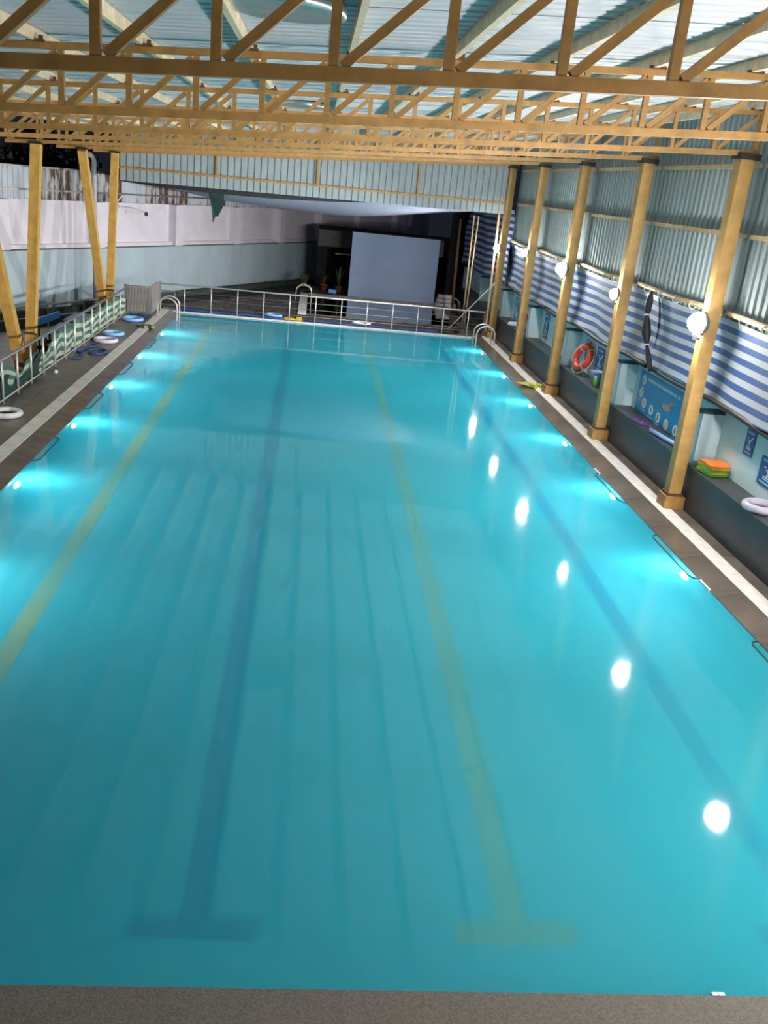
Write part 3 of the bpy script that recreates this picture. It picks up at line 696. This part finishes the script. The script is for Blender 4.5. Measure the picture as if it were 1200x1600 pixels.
# ================================================================== GABLE
wf = struct(empty('wall_far', (0, 29.05, 3.8)), 'ribbed teal sheet gable above the far end of the pool')
b = MB(); pr = ribbed(5, SHP, 0.03, 0, 0)
gpr = [(SHP*(i + a), h) for i in range(5) for a, h in ((0, 0), (0.80, 0), (0.82, 0.045), (0.96, 0.045))] + [(5*SHP, 0)]
def gable_panel(x0):
    b = MB()
    for (t, h) in gpr:
        x = x0 + t
        b.v += [(x, 29.02 + h, 3.80 + 0.012 * x), (x, 29.02 + h, z_roof(x) + 0.0)]
    b.f = [(2*i, 2*i+2, 2*i+3, 2*i+1) for i in range(len(gpr)-1)]
    b.build('wall_sheet', 'gable', wf)
for i in range(12): gable_panel(-5.83 + i * 5 * SHP)
MB().bar((-5.85, 28.96, 4.09), (5.8, 28.96, 4.19), 0.06, 0.06).build('girt', 'steel', wf)
for x in (-3.0, 0.0, 3.05): MB().bar((x, 28.95, 4.12), (x, 28.95, z_bot(x)), 0.06, 0.06).build('post', 'steel', wf)

# ================================================================== LEFT SIDE
# V columns
def leg(t, yb, yt):
    zt = z_bot(-5.93) - 0.05
    d = (yt - yb)
    MB().bar((-5.93, yb + (0.06 if d > 0 else -0.06), -0.62), (-5.93, yt, zt), 0.2, 0.2, (1, 0, 0)).build('leg', 'steel_v', t)
    zb = 0.62; f = (zb + 0.62) / (zt + 0.62); yy = yb + d * f
    MB().bar((-5.93, yb + d*(f-0.006), zb-0.02), (-5.93, yb + d*(f+0.006), zb + 0.02), 0.215, 0.215, (1, 0, 0)).build('weld_band', 'rust', t)
    MB().box(-6.06, -5.80, yt-.12, yt+.12, zt+0.0, zt+0.05).build('cap_plate', 'black', t)
for i, yb in enumerate((11.87, 19.77, 27.67)):
    t = empty('v_column', (-5.93, yb, -0.70))
    tag(t, ('yellow V-shaped steel column out of view on the left', 'nearer yellow V-shaped column behind the left railing', 'farther yellow V-shaped column behind the left railing')[i], 'column', 'yellow V columns on the left')
    MB().box(-6.15, -5.71, yb-.3, yb+.3, -0.70, -0.60).build('footing', 'concrete', t)
    leg(t, yb, yb - 2.79); leg(t, yb, yb + 1.16)

# added unseen lamp on the out-of-view V column, brightens lower ground and boundary wall
lx, ly, lz, R = -6.2, 13.0, 3.1, 0.15
lp = empty('lamp', (lx, ly, lz - R)); tag(lp, 'added unseen bulb lamp on the left V column out of view', 'lamp')
MB().lathe((lx, ly, lz), [(0.02, R), (R*0.55, R*0.82), (R*0.9, R*0.42), (R, 0), (R*0.9, -R*0.42), (R*0.55, -R*0.8), (0.03, -R)], 14).build('bulb', 'bulb', lp, smooth=True)
MB().tube([(lx, ly, lz-R*0.9), (lx, ly, lz-R-0.10)], 0.035, 10).build('bulb_holder', 'black', lp)
MB().lathe((lx + 0.05, ly, lz), [(0.19, -0.01), (0.20, -0.01), (0.18, 0.10), (0.02, 0.16), (0.02, 0.14), (0.16, 0.08)], 20, (1, 0, 0)).build('added_shield', 'silver', lp, smooth=True)  # added dish that blocks this lamp's light towards the pool
MB().bar((lx, ly, lz-R-0.08), (-5.98, ly - 0.1, lz-R-0.08), 0.03, 0.03).build('bracket', 'black', lp)

# boundary wall, oblique
W0 = Vector((-8.9, 27.1, 0)); WD = Vector((0.485, 0.874, 0)).normalized(); WN = Vector((WD.y, -WD.x, 0))
def wpt(s, n, z): return tuple(W0 + WD*s + WN*n + Vector((0, 0, z)))
def wbox(b, s0, s1, n0, n1, z0, z1):
    k = len(b.v)
    b.v += [wpt(s0,n0,z0), wpt(s1,n0,z0), wpt(s1,n1,z0), wpt(s0,n1,z0), wpt(s0,n0,z1), wpt(s1,n0,z1), wpt(s1,n1,z1), wpt(s0,n1,z1)]
    b.f += [tuple(k + i for i in q) for q in ((0,3,2,1),(4,5,6,7),(0,1,5,4),(1,2,6,5),(2,3,7,6),(3,0,4,7))]
    return b
wl = struct(empty('wall_left', wpt(4, 0, -0.7)), 'oblique boundary wall, pale blue below and white above, with rusted sheets on top')
S0, S1 = -14.0, 32.0
wbox(MB(), S0, S1, -0.6, 0.0, -0.7, 1.56).build('lower_wall', 'wallaqua', wl)
wbox(MB(), S0, S1, -0.6, -0.32, 1.56, 2.95).build('upper_wall', 'wallwhite', wl)
wbox(MB(), S0, S1, -0.32, -0.16, 1.56, 1.68).build('skirting_band', 'wallwhite', wl)
for s in (-8.0, -3.9, 0.15, 4.1, 8.2, 12.0, 15.4, 19.0, 23.0, 27.5, 31.8):
    wbox(MB(), s, s + 0.42, -0.32, 0.0, 1.562, 2.95).build('pilaster', 'wallwhite', wl)
wbox(MB(), S0, S1, -0.31, 0.012, 1.54, 1.562).build('ledge_line', 'shedslab', wl)
wbox(MB(), S0, 17.5, 0.0, 0.22, -0.7, -0.18).build('plinth', 'moss', wl)
wbox(MB(), 3.2, 17.5, 0.225, 0.6, -0.7, 0.02).build('mossy_bank', 'moss', wl)
# rusted fence sheets on top of the wall
fpr = ribbed(6, 0.2, 0.025, 0, 0)
b = MB()
for (t_, h) in fpr: b.v += [tuple(WD*t_ + WN*h), tuple(WD*t_ + WN*h + Vector((0,0,0.92)))]
b.f = [(2*i, 2*i+2, 2*i+3, 2*i+1) for i in range(len(fpr)-1)]
me_f = b.mesh('fence_sheet', 'fence', (0,0,0)); me_fr = b.mesh('fence_sheet', 'fence_rust', (0,0,0))
for i in range(26):
    place('fence_sheet', me_fr if i in (8, 11, 12, 13, 15, 16, 18) else me_f, wpt(-11 + 1.2*i, -0.42, 2.93 + random.uniform(-0.03, 0.03)), wl)
for z in (3.86, 3.22): MB().bar(wpt(S0, -0.36, z), wpt(22, -0.36, z), 0.05, 0.05).build('fence_rail', 'steel_dull', wl)
for s in (-6, -1.5, 3.0, 7.4, 12, 16): MB().bar(wpt(s, -0.5, 2.9), wpt(s, -0.5, 3.9), 0.07, 0.07).build('fence_post', 'tan', wl)
# dark pipe rail in front of the wall
pr_ = empty('pipe_rail', wpt(0, 0.9, -0.7)); tag(pr_, 'dark pipe railing in front of the pale blue boundary wall', 'railing')
MB().tube([wpt(-8, 0.9, 0.12), wpt(7, 0.9, 0.12)], 0.025, 8).build('top_rail', 'steel_dull', pr_)
MB().tube([wpt(-8, 0.9, -0.22), wpt(7, 0.9, -0.22)], 0.018, 8).build('mid_rail', 'steel_dull', pr_)
for k in range(11): MB().tube([wpt(-8 + 1.5*k, 0.9, -0.7), wpt(-8 + 1.5*k, 0.9, 0.12)], 0.02, 8).build('post', 'steel_dull', pr_)

# downpipe, floodlight, small camera
dp = empty('downpipe', (-6.76, 29.8, -0.7)); tag(dp, 'grey plastic downpipe behind the farther V-shaped column', 'pipe')
MB().tube([(-6.76, 29.8, -0.7), (-6.76, 29.8, 4.2), (-6.79, 29.76, 4.3), (-6.86, 29.7, 4.36), (-6.95, 29.6, 4.38)], 0.075, 12).build('pipe', 'pvc', dp, smooth=True)
MB().tube([(-6.76, 29.8, 3.1), (-6.76, 29.8, 3.18)], 0.085, 12).build('coupling', 'pvc', dp)
fl = empty('floodlight', wpt(4.5, 0.02, 2.9)); tag(fl, 'black unlit floodlight on the wall between the far V legs', 'floodlight')
p = wpt(4.75, 0.25, 3.12)
MB().box(p[0]-.2, p[0]+.06, p[1]-.1, p[1]+.1, p[2]-.13, p[2]+.1).build('housing', 'black', fl)
MB().bar((p[0]+.05, p[1]-.08, p[2]-.1), (p[0]+.2, p[1]-.08, p[2]+.1), 0.08, 0.03).build('glass', 'white', fl)
MB().bar(p, (p[0]-.02, p[1], 2.70), 0.05, 0.05).build('bracket', 'black', fl)
sc_ = empty('security_camera', wpt(5.9, 0.0, 2.75)); tag(sc_, 'small dark camera on a bracket on the white wall', 'camera')
MB().tube([wpt(5.3, 0.02, 2.85), wpt(5.6, 0.3, 2.83), wpt(6.0, 0.4, 2.72)], 0.015, 6).build('bracket', 'pvc', sc_)
q = wpt(6.05, 0.4, 2.66)
MB().lathe(q, [(0.03, 0.07), (0.06, 0.03), (0.06, -0.03), (0.03, -0.06)], 10).build('body', 'black', sc_)

# left railing with posts and striped cloth
lr = empty('deck_railing', (-5.27, 20, DECK)); tag(lr, 'stainless railing along the left deck with striped cloth tied behind', 'railing')
RX = -5.27
b_post = MB().tube([(0, 0, 0), (0, 0, 0.79)], 0.022, 8); me_post = b_post.mesh('post', 'chrome', (0,0,0), True)
ys = [16.09 - 0.84*5 + 0.84*i for i in range(18)]
for y in ys: place('post', me_post, (RX, y, DECK), lr)
MB().tube([(RX, ys[0]-.4, 0.87), (RX, 27.4, 0.87)], 0.028, 8).build('top_rail', 'steel_dull', lr, smooth=True)
MB().tube([(RX, ys[0]-.4, 0.16), (RX, 27.4, 0.16)], 0.015, 8).build('bottom_rail', 'chrome', lr, smooth=True)
def cloth_fn(y0, y1, dips):
    def fn(u, v):
        y = y0 + (y1-y0)*u
        top = 0.70 + 0.05*math.sin(y*1.3) + 0.03*math.sin(y*4.1)
        for (yc, wd, dz) in dips: top -= dz*math.exp(-((y-yc)/wd)**2)
        z = top + (0.13 - top)*v + 0.02*math.sin(y*5+v*3)
        x = -5.33 + 0.025*math.sin(y*6.0 + v*4) + 0.02*math.sin(y*13 + v*7)
        return (x, y, z)
    return fn
cl = MB().sheet(cloth_fn(12, 27.2, ((17.3, 0.5, 0.30), (18.9, 0.45, 0.22), (20.6, 0.3, 0.1), (25.2, 0.6, 0.08))), 170, 12)
tag(cl.build('striped_cloth', 'clothgreen', smooth=True), 'green and white striped cloth tied behind the left railing', 'cloth')
gn = MB().sheet(lambda u, v: (-5.30 + 0.03*math.sin(9*u+5*v), 15.2 + 3.4*u, (0.30 + 0.26*math.sin(math.pi*u*1.6)**2)*(1-v) + 0.10*v), 40, 8)
gn.uv = None
tag(gn.build('green_net', 'green', smooth=True), 'torn dark green net hanging on the near part of left railing', 'net')

# things on the left deck
ring(-5.0, 15.35, DECK+0.05, 0.23, 0.05, 'white', 'white swim ring on the left deck at the picture edge')
ring(-4.92, 22.7, DECK+0.05, 0.25, 0.05, 'palepurple', 'pinkish white swim ring lying on the left deck')
ring(-4.94, 23.7, DECK+0.05, 0.23, 0.05, 'bluefloat', 'light blue swim ring just behind the pinkish white one')
ring(-4.92, 26.2, DECK+0.05, 0.25, 0.05, 'bluefloat', 'light blue swim ring at the far end of the left deck')
tag(MB().lathe((-5.08, 18.8, DECK), [(0.01, 0), (0.03, 0.01), (0.045, 0.04), (0.03, 0.075), (0.01, 0.085)], 12).build('small_ball', 'white', smooth=True), 'small white ball on the wet left deck', 'ball')
P = []
for i in range(60):
    u = i/59; P.append((-5.12 + 0.10*math.sin(u*9) + 0.05*math.sin(u*23), 20.3 + 1.9*u, DECK + 0.02))
tag(MB().tube(P, 0.022, 6).build('blue_hose', 'deepblue', smooth=True), 'blue hose snaking along the foot of the left railing', 'hose')
P = [(-4.80 + 0.20*math.cos(a)*(1-0.03*i/8), 21.3 + 0.32*math.sin(a), DECK + 0.02 + 0.004*i/8) for i, a in enumerate([2*math.pi*j/18*1.6 for j in range(29)])]
tag(MB().tube(P, 0.022, 6).build('hose_coil', 'deepblue', smooth=True), 'coiled blue hose on the left deck', 'hose')
bt = MB().sheet(lambda u, v: (-5.15 + 0.55*u + 0.03*math.sin(8*v), 26.6 + 0.75*v, DECK + 0.03 + 0.07*abs(math.sin(5*u+3*v))*(1-abs(2*v-1))), 14, 14); bt.uv = None
tag(bt.build('blue_sheet', 'deepblue', smooth=True), 'crumpled deep blue sheet at the foot of the grey gate', 'sheet')
# things on the far edge
ring(-1.12, 29.42, 0.045+0.05, 0.24, 0.055, 'bluefloat', 'light blue swim ring on the far pool edge')
ring(1.72, 29.44, 0.045+0.045, 0.27, 0.045, 'white', 'white swim ring lying under the far railing')
ring(4.6, 29.45, 0.045+0.03, 0.30, 0.028, 'black', 'black hose ring on the walkway behind the far railing', sx=1.2)
tag(MB().tube([(-4.1 + 0.16*i, 29.06 + 0.015*math.sin(i*0.9), 0.085 + 0.01*math.sin(i*0.6)) for i in range(22)], 0.05, 8).build('lane_float_line', 'deepblue', smooth=True), 'blue lane float line lying along the far pool edge', 'lane rope')
tag(MB().tube([(-0.1 + 0.2*i, 29.055 + 0.012*math.sin(i*0.7), 0.085) for i in range(22)], 0.035, 8).build('lane_float_line', 'deepblue', smooth=True), 'dark blue lane rope on the walkway behind the far railing', 'lane rope')

# far railing
fr_ = empty('pool_end_railing', (0.5, 28.96, 0.04)); tag(fr_, 'stainless railing across the far end of the pool', 'railing')
me_p2 = MB().tube([(0, 0, 0), (0, 0, 0.80)], 0.017, 8).mesh('post', 'chrome', (0,0,0), True)
for i in range(12): place('post', me_p2, (-3.86 + 0.815*i, 28.96, 0.045), fr_)
for z, r in ((0.85, 0.024), (0.64, 0.008), (0.44, 0.008), (0.22, 0.010)):
    MB().tube([(-4.62, 28.96, z), (5.62, 28.96, z)], r, 8).build('rail' if r < 0.02 else 'top_rail', 'steel_dull' if r < 0.02 else 'chrome', fr_, smooth=True)
MB().bar((-4.62, 28.96, 0.04), (-4.62, 28.96, 0.9), 0.07, 0.07).build('corner_post', 'steel_dull', fr_)
MB().bar((5.62, 28.96, 0.04), (5.62, 28.96, 0.9), 0.05, 0.05).build('end_post', 'tan', fr_)

# grey gate panel at the corner
gt = empty('board_gate', (-5.05, 27.6, DECK)); tag(gt, 'weathered grey board gate at the far end of the left railing', 'gate')
for k in range(7):
    x = -5.36 + 0.093*k
    MB().box(x, x+0.088, 27.58, 27.61, DECK+0.06, 0.84 + 0.01*(k % 2)).build('board', 'woodgrey', gt)
MB().bar((-5.40, 27.6, DECK), (-5.40, 27.6, 0.90), 0.06, 0.06).build('gate_post', 'steel_dull', gt)
MB().bar((-4.70, 27.6, DECK), (-4.70, 27.6, 0.90), 0.06, 0.06).build('gate_post', 'steel_dull', gt)
MB().bar((-5.40, 27.6, 0.87), (-4.70, 27.6, 0.87), 0.03, 0.03).build('top_bar', 'steel_dull', gt)
gp = empty('board_screen', (-4.68, 28.3, DECK)); tag(gp, 'narrow weathered board screen between gate and far railing', 'screen')
for k in range(7):
    y = 27.75 + 0.17*k
    MB().box(-4.69, -4.66, y, y+0.16, DECK, 0.88 + 0.012*(k % 3)).build('board', 'woodgrey', gp)

# chrome ladders
def ladder(xe, y, s, label, h=0.5, w=0.5, zd=DECK, tr=0.021):
    t = empty('pool_ladder', (xe, y, zd)); tag(t, label, 'pool ladder', 'chrome pool ladders')
    for dy in (-w/2, w/2):
        P = [(xe - s*0.42, y+dy, zd)]
        for i in range(13):
            a = math.pi*i/12
            P.append((xe - s*0.42 + s*0.28*(1-math.cos(a)), y+dy, zd + h*0.62 + 0.24*math.sin(a)))
        P += [(xe + s*0.14, y+dy, 0.0), (xe + s*0.14, y+dy, -0.75)]
        MB().tube(P, tr, 8).build('handrail', 'chrome', t, smooth=True)
    for z in (-0.2, -0.45, -0.7): MB().box(min(xe+s*0.12, xe+s*0.2), max(xe+s*0.12, xe+s*0.2), y-w/2, y+w/2, z-0.012, z+0.012).build('step', 'chrome', t)
ladder(XL, 27.6, 1, 'chrome pool ladder at the far corner beside the grey gate')
ladder(XR, 27.6, -1, 'chrome pool ladder at the far corner beside the farthest column')
ladder(KX0, 33.6, 1, 'thin ladder rails at the white edge of the small pool', 0.55, 0.4, 0.1, 0.011)
ladder(KX1, 34.2, -1, 'thin ladder rails at the small pool corner near the steps', 0.5, 0.4, 0.08, 0.010)

# furniture on the lower ground behind the railing
def table(x, y, z, lx, ly, h, m, label, rz=0.5):
    t = empty('garden_table', (x, y, z)); tag(t, label, 'table', 'tables on the lower ground')
    c, s = math.cos(rz), math.sin(rz); tr = lambda a, b_: (x + a*c - b_*s, y + a*s + b_*c)
    MB().prism([tr(-lx/2,-ly/2), tr(lx/2,-ly/2), tr(lx/2,ly/2), tr(-lx/2,ly/2)], z+h-0.04, z+h).build('table_top', m, t)
    for sx in (-1, 1):
        for sy in (-1, 1):
            q = tr(sx*(lx/2-0.06), sy*(ly/2-0.06)); MB().bar((q[0], q[1], z), (q[0], q[1], z+h-0.04), 0.05, 0.05).build('leg', 'black', t)
table(-6.34, 24.4, -0.7, 0.55, 1.4, 0.76, 'tableblue', 'pale blue table behind the left railing, nearer one', 0.0)
table(-6.36, 26.15, -0.7, 0.6, 1.3, 0.76, 'tableblue', 'pale blue table behind the left railing near far V column', 0.0)
bb = empty('blue_bench', (-6.9, 24.8, -0.7)); tag(bb, 'bench with a bright blue backrest board behind the left railing', 'bench')
MB().bar((-6.98, 24.1, 0.17), (-6.80, 25.6, 0.17), 0.06, 0.17).build('backrest', 'boardblue', bb)
MB().prism([(-7.0, 24.1), (-6.80, 25.6), (-6.66, 25.58), (-6.84, 24.08)], -0.28, -0.24).build('seat', 'tableblue', bb)
for x, y in ((-6.96, 24.25), (-6.82, 25.45)):
    MB().bar((x, y, -0.7), (x, y, 0.1), 0.04, 0.04).build('leg', 'black', bb)
    MB().bar((x+0.14, y, -0.7), (x+0.14, y, -0.28), 0.04, 0.04).build('leg', 'black', bb)
def chair(x, y, z, rz, label):
    t = empty('wooden_chair', (x, y, z)); tag(t, label, 'chair', 'dark wooden chairs'); c, s = math.cos(rz), math.sin(rz)
    tr = lambda a, b_, h: (x + a*c - b_*s, y + a*s + b_*c, z + h)
    MB().prism([tr(-.22,-.22,0)[:2], tr(.22,-.22,0)[:2], tr(.22,.22,0)[:2], tr(-.22,.22,0)[:2]], z+.43, z+.47).build('seat', 'browncol', t)
    for a in (-.2, .2):
        MB().bar(tr(a, -.2, 0), tr(a, -.2, .43), .04, .04).build('leg', 'browncol', t)
        MB().bar(tr(a, .2, 0), tr(a, .24, .98), .04, .04).build('leg', 'browncol', t)
    for h in (.6, .74, .9): MB().bar(tr(-.2, .22, h), tr(.2, .22, h), .03, .08).build('backrest_slat', 'browncol', t)
chair(-5.75, 20.6, -0.7, 0.4, 'dark wooden chair right of the nearer V column')
chair(-5.72, 21.6, -0.7, 1.2, 'dark wooden chair second from the nearer V column')
chair(-5.78, 18.6, -0.7, -0.3, 'dark wooden chair left of the nearer V column')

# canopy cloth behind the gable, green scrap
def canopy(u, v):
    x = -5.9 + 11.6*u; y = 29.15 + 9.0*v
    z = 3.82 + 0.012*x - 0.55*math.sin(math.pi*min(1, max(0, u)))*math.sin(math.pi*v)**0.8 - 0.18*v + 0.03*math.sin(14*u + 5*v)
    return (x, y, z)
cn = MB().sheet(canopy, 40, 20); cn.uv = None
tag(cn.build('shade_canopy', 'canopy', smooth=True), 'sagging pale lilac shade cloth behind the gable over the small pool', 'canopy')
bw = MB(); 
for i in range(20):
    u0, u1 = i/20*0.62, (i+1)/20*0.62
    h0, h1 = 0.02+0.13*math.sin(math.pi*i/20)**0.8, 0.02+0.13*math.sin(math.pi*(i+1)/20)**0.8
    x0, x1 = -5.9+11.9*u0, -5.9+11.9*u1
    bw.quad((x0, 29.1, 3.80+0.012*x0), (x1, 29.1, 3.80+0.012*x1), (x1, 29.12, 3.80+0.012*x1-h1), (x0, 29.12, 3.80+0.012*x0-h0))
tag(bw.build('black_valance', 'black', solid=0.006), 'black cloth edge hanging under the gable sheeting', 'cloth')
gs = MB().prism([(-3.36, 3.66), (-2.84, 3.66), (-2.90, 3.2), (-2.98, 2.92), (-3.06, 2.9), (-3.16, 2.7), (-3.25, 3.2)], 30.0, 30.02, to=lambda p, h: (p[0] + 0.05*math.sin(p[1]*6), h + 0.06*math.sin(p[1]*5), p[1]))
tag(gs.build('green_rag', 'green'), 'torn dark green rag hanging below the canopy', 'rag')
tag(MB().tube([(-2.6, 29.9, 3.62), (-3.1, 30.02, 3.62)], 0.012, 5).build('rag_cord', 'black'), 'black cord tying the green rag to the canopy', 'cord')

# dark shed in the back
sh = empty('open_shed', (3.4, 40, -0.14)); tag(sh, 'dark open shed behind the pale screen wall', 'shed')
MB().box(0.2, 6.9, 39.3, 40.2, 1.70, 2.36).build('roof_slab', 'shedslab', sh)
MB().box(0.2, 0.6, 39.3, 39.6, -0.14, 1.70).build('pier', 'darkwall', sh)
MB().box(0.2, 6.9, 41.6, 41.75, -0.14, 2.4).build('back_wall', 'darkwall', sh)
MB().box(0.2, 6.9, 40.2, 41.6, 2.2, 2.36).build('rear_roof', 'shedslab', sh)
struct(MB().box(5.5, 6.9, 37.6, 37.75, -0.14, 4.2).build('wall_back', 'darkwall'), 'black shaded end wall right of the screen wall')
tag(MB().tube([(0.95, 39.2, 1.45), (1.6, 39.2, 1.45)], 0.03, 8).build('tube_light', 'pvc'), 'unlit tube light in the dark shed left of the screen', 'tube light')

# plants
def plant(x, y, z, h, n, label, pot=True, spread=0.35, m='leaf'):
    rr = random.Random(int(x*100)); t = empty('potted_plant', (x, y, z)); tag(t, label, 'plant', 'plants by the shed')
    z0 = z
    if pot:
        MB().lathe((x, y, z), [(0.10, 0), (0.14, 0.2), (0.155, 0.2), (0.155, 0.24), (0.12, 0.24)], 14).build('pot', 'terracotta', t, smooth=True); z0 = z + 0.22
    for i in range(n):
        a = rr.uniform(0, 6.28); L = h*rr.uniform(0.6, 1); sp = spread*rr.uniform(0.4, 1)
        d = Vector((math.cos(a), math.sin(a), 0)); p = Vector((-d.y, d.x, 0))
        b = MB(); k = 6
        for j in range(k+1):
            u = j/k; c = Vector((x, y, z0)) + d*sp*u**1.4 + Vector((0, 0, L*(u - 0.25*u*u)))
            wd = 0.05*math.sin(math.pi*min(1, u*0.9+0.1))+0.004
            b.v += [tuple(c - p*wd), tuple(c + p*wd + Vector((0,0,0.01)))]
        b.f = [(2*j, 2*j+1, 2*j+3, 2*j+2) for j in range(k)]
        b.build('leaf', m, t)
plant(1.15, 37.6, 0.06, 1.1, 12, 'tall leafy potted plant left of the screen wall')
plant(0.55, 37.9, 0.06, 0.5, 8, 'small potted plant beside the tall plant', True, 0.25)
plant(-0.25, 37.4, 0.06, 0.9, 9, 'slim plant in front of the end of the pale blue wall', False, 0.3)
bx = MB().box(0.75, 1.05, 37.1, 37.3, 0.06, 0.2); tag(bx.build('blue_crate', 'boardblue'), 'small blue crate on the ground near the potted plants', 'crate')

# dark night trees behind the boundary wall
def tree(x, y, z, h, r, n, label):
    t = empty('night_tree', (x, y, z)); tag(t, label, 'tree', 'dark trees behind the boundary wall')
    MB().tube([(x, y, z), (x+0.2, y+0.1, z+h*0.6)], [0.2, 0.1], 8).build('trunk', 'nightleaf', t)
    rr = random.Random(int(abs(x)*31)); b = MB()
    for i in range(n):
        a = rr.uniform(0, 6.28); ph = rr.uniform(-1, 1); rad = r*rr.random()**0.4
        c = Vector((x + rad*math.cos(a)*math.sqrt(1-ph*ph), y + rad*math.sin(a)*math.sqrt(1-ph*ph), z + h*0.75 + rad*ph*0.8))
        u = Vector((rr.gauss(0,1), rr.gauss(0,1), rr.gauss(0,1))).normalized(); v = u.orthogonal().normalized(); s = rr.uniform(0.1, 0.2)
        b.quad(c - u*s, c - v*s*0.5, c + u*s, c + v*s*0.5)
    b.build('foliage', 'nightleaf', t)['kind'] = 'stuff'
tree(-11.5, 30.0, -0.7, 6.0, 2.3, 1500, 'dark tree crown above the fence at the left picture edge')
tree(-10.0, 36.5, -0.7, 5.8, 2.0, 1200, 'dark tree behind the fence between the V columns')

for s_, z0, z1, lab in ((8.75, 2.93, 1.95, 'thin black cable hanging on the white wall left of the green rag'), (12.6, 2.93, 2.6, 'short black cable end on the white wall behind the green rag')):
    tag(MB().tube([wpt(s_, -0.295, z0), wpt(s_ + 0.04, -0.29, (z0+z1)/2), wpt(s_ + 0.02, -0.295, z1)], 0.014, 5).build('wall_cable', 'black'), lab, 'cable')
